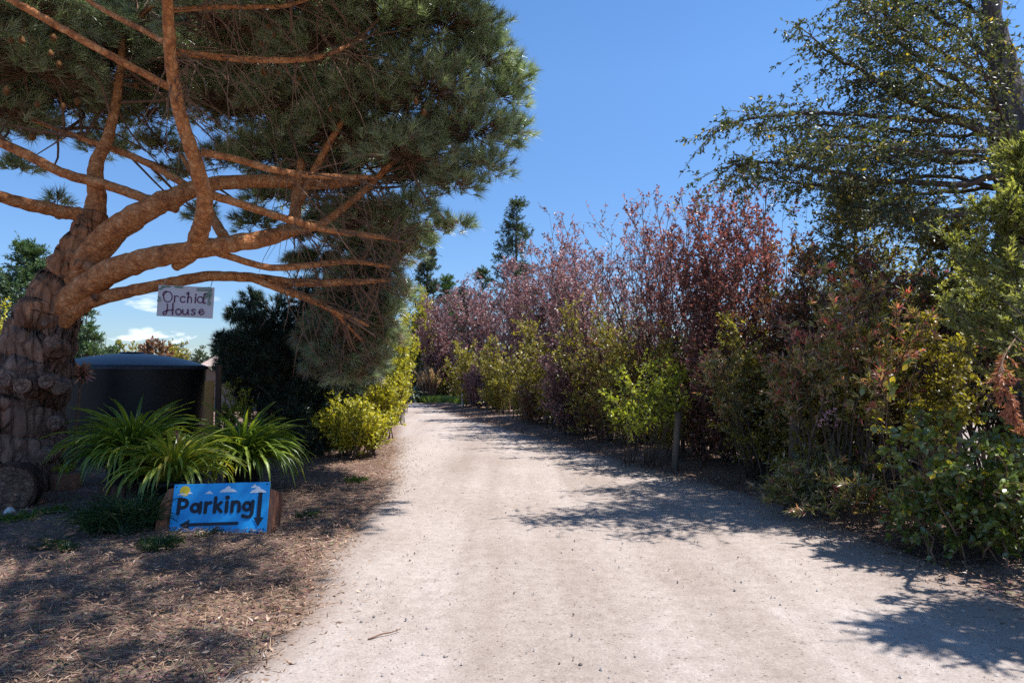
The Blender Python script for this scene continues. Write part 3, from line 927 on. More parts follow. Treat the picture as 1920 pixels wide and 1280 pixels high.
for k_, (cx, cy, cz, r, brn) in enumerate(CLW):
    # clumps after the first len(CL) hang from the topmost limb
    c = np.array([cx, cy, cz])
    n = int(225 * (r / 0.8) ** 2 * (1.5 if brn >= .25 else 1) * (.8 if cz > 5.5 and cy < 9.3 and k_ >= len(CL) else .9))
    d = rdir(n)
    d[:, 2] = np.where(d[:, 2] < -0.3, -d[:, 2] * 0.6, d[:, 2])
    rad = r * (0.45 + 0.6 * rng.random(n) ** 0.6)
    jit = np.array([1.0, 1.0, 0.78])
    pos = c + d * rad[:, None] * jit
    start = c + d * (rad * 0.25)[:, None] * jit
    u = np.linspace(0, 1, 4)
    pa = start[:, None] + (pos - start)[:, None] * u[None, :, None] + (rdir(n) * 0.08)[:, None] * (u * (1 - u) * 3)[None, :, None]
    tubes(tw, pa, 0.0055 * np.linspace(1.2, 0.7, 4)[None] * np.ones((n, 1)), 3)
    dirs = nrm(d * 0.9 + np.array([0, 0, 0.45]) + rdir(n) * 0.35)
    if brn > 0.4:
        dirs = nrm(d * 0.8 + np.array([0, 0, -0.25]) + rdir(n) * 0.35)
    rnd = np.where(rng.random(n) < (brn * .85 if brn >= .35 else brn * .7), rng.uniform(0.0, 0.22, n), np.clip(rng.normal(0.62, 0.2, n), 0.3, 1))
    tuft_geo(ndl, pos, dirs, 38, 0.195, 0.0098, rnd, 6, 66, back=0.1)
    # branch from the nearest limb into the clump
    for _ in range(max(2, int(r * 5))):
        tgt = c + rdir(1)[0] * r * 0.35
        src = limb_pts[21] if k_ >= len(CL) else limb_all
        q = src[np.argsort(np.linalg.norm(src - tgt, axis=1))[rng.integers(0, 30 if k_ < len(CL) else 6)]]
        mid = (q + tgt) / 2 + rng.normal(0, 0.15, 3)
        bp.append(catmull([q, mid, tgt], 9))
        br_.append(np.linspace(0.026, 0.007, 9) * rng.uniform(.6, 1.1))
tubes(tw, np.array(bp), np.array(br_), 5)
# bare dead twigs hanging inside the crown
nd = 420
st = limb_all[rng.integers(0, len(limb_all), nd * 3)]
pxx = 960 + 1280 * st[:, 0] / st[:, 1]
pyy = 695 - 1280 * (st[:, 2] - 1.6) / st[:, 1]
st = st[((pxx > 520) | ((pxx > 300) & (pyy < 230))) & (pxx < 760)][:nd]
nd = len(st)
dd = nrm(rdir(nd) * 0.7 + np.array([0.5, 0.15, -0.25]))
ln = rng.uniform(0.35, 1.1, nd)
u = np.linspace(0, 1, 7)
pa = st[:, None] + dd[:, None] * (ln[:, None] * u)[:, :, None] + (rdir(nd) * 0.5)[:, None] * (u * u)[None, :, None] * ln[:, None, None] * 0.6
pa[:, :, 2] -= 0.25 * ln[:, None] * (u ** 2)
pa[:, 1:] += rng.normal(0, 0.012, pa[:, 1:].shape)
tubes(tw, pa, 0.0085 * np.linspace(1, 0.35, 7)[None] * rng.uniform(.5, 1.3, (nd, 1)), 4)
ndl.build('needle_crown', 'pine_needles', PINE)
tw.build('twigs', 'twig', PINE)
for (a, b, d) in [(100, 70, 8.4), (40, 75, 8.2), (110, 120, 8.5), (70, 195, 8.5), (20, 75, 8.3), (118, 200, 8.6), (145, 190, 8.8), (12, 170, 8.3),
                  (60, 255, 8.8), (495, 135, 9.4), (522, 137, 9.5), (562, 147, 9.6), (515, 65, 9), (490, 82, 9), (505, 50, 9), (390, 30, 8.8), (620, 205, 9.4),
                  (795, 210, 8.9), (780, 190, 9), (425, 145, 9.3), (255, 160, 9.6), (95, 100, 8.2)]:
    g = Geo()
    s = rng.uniform(0.028, 0.042)
    lathe(g, [(0.002, -1.5 * s), (s * .75, -1.1 * s), (s, -.4 * s), (s * .85, .4 * s), (s * .5, 1.1 * s), (s * .12, 1.5 * s)], P(a, b, d - .2), 12, True, 0.08)
    g.build('pine_cone', 'cone', PINE)


# ------------------------------------------------------------------ signs
class Plate:
    """local 2-D frame on a board face"""

    def __init__(self, bl, br, tl, W, H):
        self.o = np.array(bl, float)
        self.x = nrm(np.array(br) - self.o)
        up = np.array(tl) - self.o
        self.n = nrm(np.cross(self.x, up))
        self.y = np.cross(self.n, self.x)
        self.W, self.H = W, H
        self.lift = 0.002

    def p(self, u, v, h):
        return self.o + self.x * u + self.y * v + self.n * h

    def board(self, th):
        g = Geo()
        W, H, b = self.W, self.H, 0.004
        rows = []
        for h, i in ((-th, 0), (-b, 0), (0, b)):
            rows += [self.p(i, i, h), self.p(W - i, i, h), self.p(W - i, H - i, h), self.p(i, H - i, h)]
        F = [(3, 2, 1, 0), (8, 9, 10, 11)]
        for r in range(2):
            for i in range(4):
                j = (i + 1) % 4
                F.append((r * 4 + i, r * 4 + j, r * 4 + 4 + j, r * 4 + 4 + i))
        return g.add(rows, F)

    def stroke(self, g, pts, w, smooth=True, n=None):
        pts = np.array(pts, float)
        if smooth and len(pts) > 2:
            pts = catmull(pts, n or len(pts) * 6)
        T = nrm(np.gradient(pts, axis=0))
        Nn = np.stack([-T[:, 1], T[:, 0]], -1)
        w = np.broadcast_to(w, (len(pts),))
        self.lift += 0.0003
        a = np.linspace(np.pi / 2, 3 * np.pi / 2, 9)[1:-1]
        rows = []
        for p_, n_, r_ in zip(pts, Nn, w / 2):
            rows += [p_ + n_ * r_, p_ - n_ * r_]
        V = [self.p(q[0], q[1], self.lift) for q in rows]
        F = [(2 * i, 2 * i + 1, 2 * i + 3, 2 * i + 2) for i in range(len(pts) - 1)]
        g.add(V, F)
        for end, sg in ((0, 1), (-1, -1)):
            t_, n_, r_ = T[end] * sg, Nn[end], w[end] / 2
            arc = [pts[end] + n_ * r_] + [pts[end] + (t_ * math.cos(x) + n_ * math.sin(x)) * r_ for x in a] + [pts[end] - n_ * r_]
            V = [self.p(q[0], q[1], self.lift) for q in arc]
            g.add(V, [tuple(range(len(arc))) if sg > 0 else tuple(range(len(arc)))[::-1]])

    def poly(self, g, pts, lift=None):
        self.lift += 0.0003
        V = [self.p(a, b, self.lift) for a, b in pts]
        g.add(V, [tuple(range(len(V)))])

    def disc(self, g, c, r, n=24, ry=None):
        a = np.linspace(0, 2 * np.pi, n, endpoint=False)
        self.poly(g, [(c[0] + r * math.cos(t), c[1] + (ry or r) * math.sin(t)) for t in a])


def arc(cx, cy, r, a0, a1, n=12, ry=None):
    t = np.radians(np.linspace(a0, a1, n))
    return [(cx + r * math.cos(x), cy + (ry or r) * math.sin(x)) for x in t]


# Parking sign
bl = G(315, 1006) + np.array([0, 0, 0.05])
br = G(499, 999) + np.array([0, 0, 0.05])
bl, br = P(315, 1003, 6.62), P(499, 997, 6.66)
tl = P(325, 908, 6.62 / 0.984 + 0.03)
W = float(np.linalg.norm(br - bl))
H = float(np.linalg.norm(tl - bl))
pl = Plate(bl, br, tl, W, H)
SG = thing('parking_sign', 'bright blue parking sign with black arrows leaning against a cut log', 'sign', (bl + br) / 2)
bd = pl.board(0.014).build('board', 'sign_blue', SG)
g = Geo()
sw = 0.036
by, xh, asc = 0.425 * H, 0.19 * H, 0.285 * H
U = lambda u: u * W
pl.stroke(g, [(U(.075), by), (U(.075), by + .275 * H)], sw, False)
pl.stroke(g, [(U(.08), by + .262 * H), (U(.115), by + .262 * H)] + arc(U(.118), by + .185 * H, .077 * H, 90, -90, 9) + [(U(.08), by + .108 * H)], sw * .95)
r_ = xh / 2 - sw * .3
cyy = by + xh / 2
pl.stroke(g, arc(U(.245), cyy, r_, 20, 380, 26, r_), sw * .92)
pl.stroke(g, [(U(.298), by), (U(.298), by + xh)], sw * .95, False)
pl.stroke(g, [(U(.352), by), (U(.352), by + xh)], sw * .95, False)
pl.stroke(g, [(U(.352), by + xh * .55), (U(.368), by + xh * .9), (U(.402), by + xh * 1.0)], sw * .9)
pl.stroke(g, [(U(.448), by), (U(.448), by + asc)], sw * .95, False)
pl.stroke(g, [(U(.455), by + xh * .45), (U(.508), by + xh * .98)], sw * .9, False)
pl.stroke(g, [(U(.468), by + xh * .55), (U(.515), by + xh * .02)], sw * .9, False)
pl.stroke(g, [(U(.570), by), (U(.570), by + xh)], sw * .95, False)
pl.disc(g, (U(.570), by + asc * .98), sw * .62)
pl.stroke(g, [(U(.628), by), (U(.628), by + xh)], sw * .95, False)
pl.stroke(g, [(U(.628), by + xh * .6), (U(.643), by + xh * .92), (U(.668), by + xh * 1.0), (U(.692), by + xh * .88), (U(.7), by + xh * .6), (U(.7), by)], sw * .92)
pl.stroke(g, arc(U(.782), cyy, r_, 20, 380, 26, r_), sw * .92)
pl.stroke(g, [(U(.838), by + xh), (U(.838), by + xh * .1), (U(.833), by - .07 * H), (U(.805), by - .115 * H), (U(.765), by - .105 * H), (U(.745), by - .09 * H)], sw * .92)
g.build('lettering', 'sign_black', bd)
g = Geo()
pl.poly(g, [(U(.10), .19 * H), (U(.205), .085 * H), (U(.2), .16 * H), (U(.705), .162 * H), (U(.705), .222 * H), (U(.2), .222 * H), (U(.205), .295 * H)])
g.build('arrow', 'sign_black', bd)
g = Geo()
pl.poly(g, [(U(.91), .115 * H), (U(.965), .30 * H), (U(.932), .288 * H), (U(.932), .79 * H), (U(.89), .79 * H), (U(.89), .288 * H), (U(.857), .30 * H)])
g.build('arrow', 'sign_black', bd)
pl.lift = 0.0012
g = Geo()
a = np.linspace(0, 2 * np.pi, 48, endpoint=False)
pl.poly(g, [(U(.119) + .05 * (1 + .05 * math.cos(12 * t)) * math.cos(t), .862 * H + .05 * (1 + .05 * math.cos(12 * t)) * math.sin(t)) for t in a])
g.build('sun_picture', 'sign_yellow', bd)
for (cu, cv, w, h) in [(.095, .785, .10, .045), (.175, .80, .055, .05), (.375, .79, .085, .065), (.57, .815, .185, .125), (.845, .885, .085, .075), (.885, .785, .175, .13)]:
    g = Geo()
    top = [(0.5, 0), (.44, .22), (.36, .3), (.27, .5), (.16, .52), (.08, .9), (-.04, 1), (-.14, .75), (-.24, .5), (-.33, .45), (-.42, .25), (-.5, 0)]
    pl.poly(g, [(U(cu) + x * U(w), cv * H + y * h * H) for x, y in top])
    g.build('cloud_picture', 'sign_white', bd)
pl.lift = 0.003
for (u, v) in [(.03, .06), (.97, .06), (.03, .95), (.97, .95)]:
    g = Geo()
    pl.disc(g, (U(u), v * H), .007, 12)
    g.build('screw', 'sign_black', bd)
# log behind it
LG = thing('wood_block', 'rough reddish split wood block propping up the blue parking sign', 'wood block', pl.p(W * .45, 0, -.15))
out_ = [(-.13, -.06), (-.135, .1), (-.125, .22), (-.12, .33), (-.06, .43), (.0, H - .035), (.15, H - .045), (.35, H - .03), (.6, H - .05), (.85, H - .035), (W - .02, H - .05), (W + .05, H - .08), (W + .06, .3),
        (W + .045, .15), (W + .05, .02), (W + .04, -.06)]
g = Geo()
lay = np.linspace(-.018, -.27, 7)
rows = []
for k_, h_ in enumerate(lay):
    for (u_, v_) in out_:
        jx, jy = rng.normal(0, .006, 2)
        rows.append(pl.p(u_ + jx, v_ + jy - .02 * k_ / 6, h_))
n_ = len(out_)
F_ = [(k_ * n_ + i_, (k_ + 1) * n_ + i_, (k_ + 1) * n_ + (i_ + 1) % n_, k_ * n_ + (i_ + 1) % n_) for k_ in range(6) for i_ in range(n_)]
g.add(rows, F_)
for cap in (list(range(n_)), [6 * n_ + i_ for i_ in range(n_)][::-1]):
    g.F.append(np.array([cap]))
    g.A.append(np.full(1, .5, np.float32))
    g.S.append(np.full(1, False))
g.build('block_body', 'red_wood', LG)

# Orchid House sign
bl, br, tl = P(293, 592, 8.22), P(398, 597, 8.22), P(297, 534, 8.22)
W = float(np.linalg.norm(br - bl))
H = float(np.linalg.norm(tl - bl))
pl = Plate(bl, br, tl, W, H)
OS = thing('hanging_sign', 'pale grey sign reading Orchid House hung under the lowest pine limb', 'sign', (bl + br) / 2)
bd = pl.board(0.012).build('board', 'sign_grey', OS)


def q(x, y):
    return ((x - 250 + (650 - y) * -0.06) / 745 * W, (1 - (y - 250 - (x - 262) * 0.045) / 408) * H)


g = Geo()
thin, thick = .011, .017


def st_(pts, w=thick, n=None):
    pl.stroke(g, [q(*p) for p in pts], w, True, n)


def el(cx, cy, rx, ry, a0=90, a1=450, n=22):
    return [(cx + rx * math.cos(R(t)), cy - ry * math.sin(R(t))) for t in np.linspace(a0, a1, n)]


st_([(338, 392), (336, 365), (352, 345), (375, 336)] + el(402, 408, 56, 68, 95, 440, 24), thin * 1.2)
st_([(492, 398), (491, 440), (488, 478)]), st_([(490, 428), (505, 402), (525, 396), (545, 408)], thin)
st_(el(603, 442, 36, 38, 40, 320, 14), thin * 1.25)
st_([(652, 372), (672, 350), (680, 365), (668, 420), (664, 482)]), st_([(666, 440), (690, 410), (712, 420), (716, 450), (715, 484)], thin * 1.2)
st_([(770, 408), (768, 445), (766, 484)])
pl.disc(g, q(773, 380), .011, 12)
st_(el(832, 446, 37, 40, 60, 420, 18), thin * 1.2), st_([(912, 368), (896, 366), (884, 385), (878, 440), (876, 486), (900, 490)])
st_([(398, 503), (396, 560), (388, 610), (370, 640), (347, 640), (342, 622), (362, 600), (410, 585), (480, 578)], thin * 1.25)
st_([(472, 492), (470, 560), (466, 640)])
st_(el(546, 605, 36, 36, 90, 450, 18), thin * 1.25)
st_([(604, 575), (602, 615), (616, 638), (645, 636), (668, 608)], thin * 1.3), st_([(672, 575), (670, 610), (678, 640)])
st_([(770, 585), (745, 570), (722, 585), (738, 605), (764, 620), (750, 641), (714, 636)], thin * 1.25)
st_([(812, 612), (850, 606), (874, 592), (860, 572), (832, 580), (822, 610), (836, 638), (866, 636), (888, 612)], thin * 1.2)
g.build('lettering', 'sign_purple', bd)
pl.lift = 0.0012
for (x0, y0, x1, y1, nn) in [(262, 300, 360, 262, 7), (300, 252, 440, 262, 8), (480, 252, 600, 275, 7), (1000, 300, 780, 315, 9), (1000, 330, 890, 420, 8), (992, 380, 950, 520, 8), (262, 400, 300, 470, 4)]:
    g = Geo()
    for i in range(nn):
        t = i / nn
        bx, byy = x0 + (x1 - x0) * t, y0 + (y1 - y0) * t
        for s in (-1, 1):
            ang = math.atan2(y1 - y0, x1 - x0) + s * 0.75
            ln = 55 * (1 - 0.5 * t)
            ex, ey = bx + math.cos(ang) * ln, byy + math.sin(ang) * ln
            if not (262 < ex < 985 and 268 < ey < 640):
                continue
            mx, my = (bx + ex) / 2, (byy + ey) / 2
            nx, ny = -math.sin(ang) * 7, math.cos(ang) * 7
            pl.poly(g, [q(bx, max(byy, 262)), q(mx + nx, max(my + ny, 262)), q(ex, ey), q(mx - nx, max(my - ny, 262))])
    g.build('fern_print', 'sign_fern', bd)
for (u, v) in [(.06, .95), (.94, .95)]:
    g = Geo()
    pl.lift = 0.006
    pl.disc(g, (u * W, v * H), .008, 12)
    g.build('screw', 'steel', OS)
for u in (.08, .92):
    g = Geo()
    a_, b_ = pl.p(u * W, H - .02, -.012), pl.p(u * W, H + .09, -.06)
    tubes(g, np.stack([a_, (a_ + b_) / 2, b_]), np.full(3, .004), 6)
    g.build('hanging_wire', 'steel', OS)


# ------------------------------------------------------------------ potted strap-leaved plants and stumps
def strap_plant(base, n, ln, rise, w, mat='strap', spread=1.0, seed_rnd=0.45):
    g = Geo()
    a = rng.uniform(0, 2 * np.pi, n)
    th = rng.uniform(0.02, 0.95, n) * spread
    k = 10
    l_ = ln * rng.uniform(0.6, 1.15, n)
    u = np.linspace(0, 1, k)
    pos = np.zeros((n, k, 3))
    cur = np.tile(np.asarray(base, float), (n, 1)) + np.stack([np.cos(a) * .07 * th, np.sin(a) * .07 * th, np.zeros(n)], -1) * 1.5
    ang = th * 0.75 + 0.05
    bend = rng.uniform(1.5, 3.1, n) * (0.6 + 0.5 * th)
    a2 = a + rng.normal(0, .25, n)
    for i in range(k):
        pos[:, i] = cur
        an = np.clip(ang + bend * u[i] ** 1.3, 0, 2.85)
        cur = cur + (np.stack([np.sin(an) * np.cos(a2), np.sin(an) * np.sin(a2), np.cos(an)], -1)) * (l_ / (k - 1))[:, None]
    T = nrm(np.gradient(pos, axis=1))
    S = np.stack([-np.sin(a2), np.cos(a2), rng.normal(0, .3, n)], -1)
    S = nrm(S)[:, None, :]
    Nn = np.cross(T, np.broadcast_to(S, T.shape))
    wd = w * np.clip(np.minimum(1, (1 - u) * 3 + 0.04), 0, 1) * (0.7 + .3 * np.sin(u * np.pi))
    V = np.stack([pos - S * wd[None, :, None] / 2 + Nn * .003, pos - Nn * .004, pos + S * wd[None, :, None] / 2 + Nn * .003], 2)
    idx = np.arange(n * k * 3).reshape(n, k, 3)
    F = []
    for c in (0, 1):
        F.append(np.stack([idx[:, :-1, c], idx[:, :-1, c + 1], idx[:, 1:, c + 1], idx[:, 1:, c]], -1).reshape(-1, 4))
    F = np.concatenate(F)
    lr = np.clip(rng.normal(seed_rnd, .22, n), 0, 1)
    rn = np.concatenate([np.repeat(lr, k - 1)] * 2)
    g.add(V, F, rn, True)
    return g


def pot(parent, c, r, h, mat='black_plastic'):
    g = Geo()
    lathe(g, [(r * .78, 0), (r * .95, h * .85), (r * 1.04, h * .86), (r * 1.05, h), (r * .97, h), (r * .95, h * .88)], c, 28, True, 0, False)
    g.build('pot', mat, parent)
    g = Geo()
    lathe(g, [(r * .94, h * .87), (r * .6, h * .9), (r * .1, h * .91)], c, 20, True, .03)
    g.build('soil', 'soil', parent)


def stump(name, label, px, py, r, h, mat='stump_bark', cat='stump'):
    b = G(px, py)
    t = thing(name, label, cat, b)
    g = Geo()
    lathe(g, [(r * 1.18, -.06), (r * 1.08, .04), (r, h * .4), (r * .97, h * .96), (r * .9, h)], b, 40, True, .035, False)
    g.build('bark', mat, t)
    g = Geo()
    lathe(g, [(r * .93, h - .004), (r * .55, h + .004), (r * .05, h)], b, 30, True, .03)
    g.build('cut_top', 'cut_wood', t)
    return b


s1 = stump('tree_stump', 'dark barked stump carrying the big left strap leaved plant', 238, 958, .30, .33)
s2 = stump('tree_stump', 'short dark stump hidden under the right strap leaved plant', 455, 932, .27, .16)
s3 = stump('tree_stump', 'small reddish upright stump planter beside the pine trunk foot', 122, 930, .17, .30, 'red_wood')

t1 = thing('potted_plant', 'largest arching strap leaved plant in a black pot on the left stump', 'potted plant', s1 + np.array([0, 0, .33]), 'potted strap leaved plants')
pot(t1, s1 + np.array([0, 0, .335]), .24, .26)
strap_plant(s1 + np.array([.05, 0, .52]), 400, .88, 0, .042, spread=1.1).build('leaves', 'strap', t1)
t2 = thing('potted_plant', 'broad strap leaved plant with drooping tips right behind the parking sign', 'potted plant', s2 + np.array([0, 0, .16]), 'potted strap leaved plants')
pot(t2, s2 + np.array([0, 0, .165]), .24, .24)
strap_plant(s2 + np.array([0, 0, .36]), 420, .92, 0, .040, spread=1.1).build('leaves', 'strap', t2)
b3 = G(322, 968)
t3 = thing('potted_plant', 'small yellowing strap leaved plant in a wide black tub in the middle', 'potted plant', b3, 'potted strap leaved plants')
pot(t3, b3, .32, .42)
strap_plant(b3 + np.array([0, 0, .38]), 230, .82, 0, .038, spread=1.15, seed_rnd=.7).build('leaves', 'strap', t3)
g = Geo()
sp = b3 + np.array([.03, .0, .38])
tubes(g, np.stack([sp, sp + [0.02, 0, .25], sp + [.01, .01, .5]]), np.array([.007, .006, .006]), 6)
inst(g, LEAF, np.repeat((sp + [.01, .01, .28])[None], 40, 0) + np.stack([np.zeros(40), np.zeros(40), rng.uniform(0, .26, 40)], -1),
     nrm(rdir(40) * .6 + [0, 0, .8]), rdir(40), .022, .045, rng.random(40))
g.build('flower_spike', 'dead_orange', t3)
# small seedling on the little stump
t = thing('seedling', 'tiny yellow green seedling growing on the small stump beside the trunk', 'plant', s3 + np.array([0, 0, .3]))
strap_plant(s3 + np.array([0, 0, .3]), 22, .16, 0, .016, seed_rnd=.8).build('leaves', 'lime', t)

# cut log round at the left edge
c = G(8, 965) + np.array([0, 0, .27])
t = thing('cut_log', 'big sawn log round lying at the foot of the pine trunk', 'log', c - np.array([0, 0, .27]))
dv = nrm(np.array([.45, -1, .05]))
pa = np.stack([c - dv * .5 * (1 - i / 9) for i in range(10)])
rough_tube(pa, np.full(10, .29), 30, .10, 4).build('log_body', 'stump_bark', t)
g = Geo()
x_ = nrm(np.cross(dv, [0, 0, 1]))
y_ = np.cross(x_, dv)
a = np.linspace(0, 2 * np.pi, 30, endpoint=False)
g.add([c + dv * .012 + x_ * math.cos(k) * .27 * (1 + .04 * math.sin(3 * k)) + y_ * math.sin(k) * .27 * (1 + .04 * math.sin(3 * k)) for k in a], [tuple(range(30))])
g.build('cut_end', 'cut_wood', t)

# white stone
for (px, py, s, lb) in [(108, 938, .045, 'small white stone standing before the little red stump'), (18, 968, .06, 'pale stone lying by the left log round')]:
    c = G(px, py)
    g = Geo()
    lathe(g, [(.01, -.01), (s * .9, s * .2), (s, s * .7), (s * .8, s * 1.3), (s * .3, s * 1.7), (.002, s * 1.75)], c, 14, True, .08)
    tag(g.build('stone', 'stone'), lb, 'stone')

# dry stick on the road
c = G(716, 1197)
g = Geo()
tubes(g, catmull([c + [-.07, -.06, .02], c + [0, 0, .03], c + [.05, .03, .028], c + [.10, .08, .03]], 10), np.linspace(.006, .003, 10), 5)
tag(g.build('stick', 'twig'), 'thin dry stick lying on the pale road', 'stick')


def grass_tuft(px, py, n, ln, rad, label, mat='grass'):
    b = G(px, py)
    g = Geo()
    for i in range(max(3, n // 30)):
        a, r = rng.uniform(0, 6.28), rad * math.sqrt(rng.random())
        gg = strap_plant(b + np.array([math.cos(a) * r, math.sin(a) * r, 0.02]), 30, ln * rng.uniform(.7, 1.2), 0, .009, spread=.5)
        off = g.n
        g.V += gg.V
        g.F += [f + off for f in gg.F]
        g.A += gg.A
        g.S += gg.S
        g.n += gg.n
    tag(g.build('grass_tuft', mat), label, 'grass', 'grass tufts on the mulch')


grass_tuft(235, 1005, 900, .42, .26, 'widest dark green grass tuft left of the parking sign')
grass_tuft(292, 1036, 260, .2, .14, 'dark grass tuft at the lower left corner of the parking sign')
grass_tuft(30, 985, 160, .15, .18, 'pale green grass tuft beside the left log round', 'grass_bright')
grass_tuft(102, 972, 90, .16, .06, 'little bright grass sprout in front of the small stone', 'grass_bright')
grass_tuft(662, 905, 150, .10, .18, 'low bright weed patch on the mulch near the road edge', 'grass_bright')
grass_tuft(582, 975, 90, .10, .12, 'small low weed right of the parking sign', 'grass')
grass_tuft(380, 1012, 70, .12, .12, 'short dark blades under the parking sign', 'grass')
grass_tuft(100, 1040, 150, .12, .2, 'sparse short grass in the shade at the lower left', 'grass')

# ------------------------------------------------------------------ water tank, timber, house behind
tc_ = P(247, 680, 12.2)
tc_[2] = 0
TK = thing('water_tank', 'round black water tank with a domed lid behind the pine trunk', 'water tank', tc_)
g = Geo()
Rt = 1.22
zt = P(255, 688, 10.9)[2]
prof = [(Rt, -.05)]
prof += [(Rt, zt)]
lathe(g, prof, tc_, 64, True, 0, False)
g.build('tank_wall', 'black_plastic', TK)
g = Geo()
lathe(g, [(Rt + .03, zt - .03), (Rt + .03, zt + .02), (Rt * .96, zt + .05), (Rt * .8, zt + .12), (Rt * .55, zt + .19), (Rt * .28, zt + .235), (.2, zt + .245), (.01, zt + .25)], tc_, 64, True)
tt = g.build('tank_lid', 'tank_top', TK)
g = Geo()
lathe(g, [(.2, zt + .22), (.2, zt + .265), (.17, zt + .275), (.01, zt + .28)], tc_, 24, True)
g.build('hatch', 'black_plastic', tt)

c = P(392, 760, 11.3)
g = Geo()
box(g, (c[0], c[1], .72), .14, .05, 1.44, .1, .006)
tag(g.build('timber_plank', 'plank'), 'upright golden brown plank right of the black tank', 'plank')
c = P(409, 760, 10.8)
g = Geo()
box(g, (c[0], c[1], .85), .075, .075, 1.7, .1, .008)
tag(g.build('wooden_post', 'post_dark'), 'thin dark upright post beside the golden plank', 'post')

# low house with a tiled roof far behind the tank
hb = P(395, 660, 26)
HS = thing('house', 'distant low house with pale ribbed tile roof behind the water tank', 'house', (hb[0] + 1.15, 27, 0))
g = Geo()
box(g, (hb[0] + 1.15, 28.5, .8), 3.1, 4, 1.7)
g.build('wall', 'plaster', HS)
g = Geo()
nx = 60
z0, z1 = P(395, 688, 26)[2], P(395, 660, 28.5)[2]
us = np.linspace(hb[0] - .6, hb[0] + 2.9, nx * 6)
rows = []
for (yy, zz) in ((26.0, z0), (28.5, z1), (31, z0)):
    rows.append(np.stack([us, np.full_like(us, yy), zz + .035 * np.abs(np.sin((us - us[0]) * np.pi / .21))], -1))
V = np.stack(rows)
idx = np.arange(V.shape[0] * V.shape[1]).reshape(V.shape[:2])
g.add(V, np.stack([idx[:-1, :-1], idx[:-1, 1:], idx[1:, 1:], idx[1:, :-1]], -1).reshape(-1, 4))
g.build('roof', 'roof_tile', HS)


# ------------------------------------------------------------------ shrubs and trees
def plant(name, label, cat, base, wood, leaf, wmat, lmat, group=None, wn='stems', ln_='foliage'):
    t = thing(name, label, cat, base, group)
    if wood is not None:
        wood.build(wn, wmat, t)
    leaf.build(ln_, lmat, t)
    return t


def conical(base, H, Rb, n, lmat, label, name='conifer_tree', twl=.5, leaf=(.09, .016), gap=.1, lv=26, group=None, droop=.25, upb=.25, tw=9):
    """conifer: straight trunk, whorled side limbs with short dense sprays"""
    base = np.asarray(base, float)
    t_ = np.clip(gap + (1 - gap) * rng.random(n) ** 1.1, 0, .99)
    a = rng.uniform(0, 2 * np.pi, n)
    ln = Rb * (1 - t_) ** .8 * rng.uniform(.55, 1.15, n) + .1
    st = base + np.stack([np.zeros(n), np.zeros(n), t_ * H], -1)
    k = 6
    u = np.linspace(0, 1, k)
    d = np.stack([np.cos(a), np.sin(a), np.full(n, upb)], -1)
    pa = st[:, None] + d[:, None] * (ln[:, None] * u)[:, :, None]
    pa[:, :, 2] += -droop * ln[:, None] * u ** 2 + .22 * ln[:, None] * u ** 4
    wood, lf = grow(pa, tw, twl, lv, leaf[0], leaf[1], tmin=.15, up=.2, out=.8, tw_r=.006, stem_r=.006 + .012 * ln, lspread=.55, taper=.5)
    tube = Geo()
    tubes(tube, np.stack([base + [0, 0, z] for z in np.linspace(-.05, H * 1.0, 12)]), np.linspace(.03 * H * .55 + .02, .008, 12), 10)
    t = thing(name, label, 'tree', base, group)
    tube.build('trunk', 'twig_dark', t)
    wood.build('limbs', 'twig_dark', t)
    lf.build('foliage', lmat, t)
    return t


def top_z(px, py, d):
    return P(px, py, d)[2]


# purple-leaved plum trees of the hedge, far to near
SIL = [(800, 572), (832, 556), (870, 540), (905, 515), (950, 488), (1000, 462), (1045, 428), (1085, 388), (1150, 402), (1195, 395), (1250, 338), (1330, 325), (1420, 360), (1500, 420),
       (1600, 470), (1700, 500)]
HB = lambda y: np.interp(y, [5, 7, 9, 11, 13, 17, 21, 25, 32, 35], [4.9, 4.95, 4.55, 3.7, 3.0, 1.6, .6, -.3, -2.6, -4.2])
plums = [
    (35.0, 'plum_mauve', 'dark purple plum tree behind the pampas grass at the very end of the road', 22, 26, 8),
    (31.0, 'plum_mauve', 'farthest dark purple plum tree of the hedge at the road bend', 22, 26, 8),
    (26.5, 'plum_mauve', 'dull purple plum tree just before the road bend', 22, 26, 8),
    (22.5, 'plum_mauve', 'mauve plum tree behind the white marker post', 22, 26, 8),
    (19.2, 'plum_mauve', 'mauve plum tree in front of the far conifer', 24, 26, 9),
    (16.8, 'plum_mauve', 'tall airy mauve plum tree with bare thin stems', 22, 24, 6),
    (14.6, 'plum_mauve', 'pale mauve plum tree with sky showing through its top', 20, 24, 6),
    (12.7, 'plum_copper', 'tall copper red plum tree above the lime green bush', 24, 26, 9),
    (11.3, 'plum_copper', 'dark copper plum tree behind the grey fence post', 22, 26, 9),
    (9.0, 'plum_copper', 'loose burgundy plum tree rising behind the red tipped shrub', 20, 24, 6),
    (10.1, 'plum_brown', 'brownish thin plum tree between copper plum and olive cypress', 22, 24, 7),
]
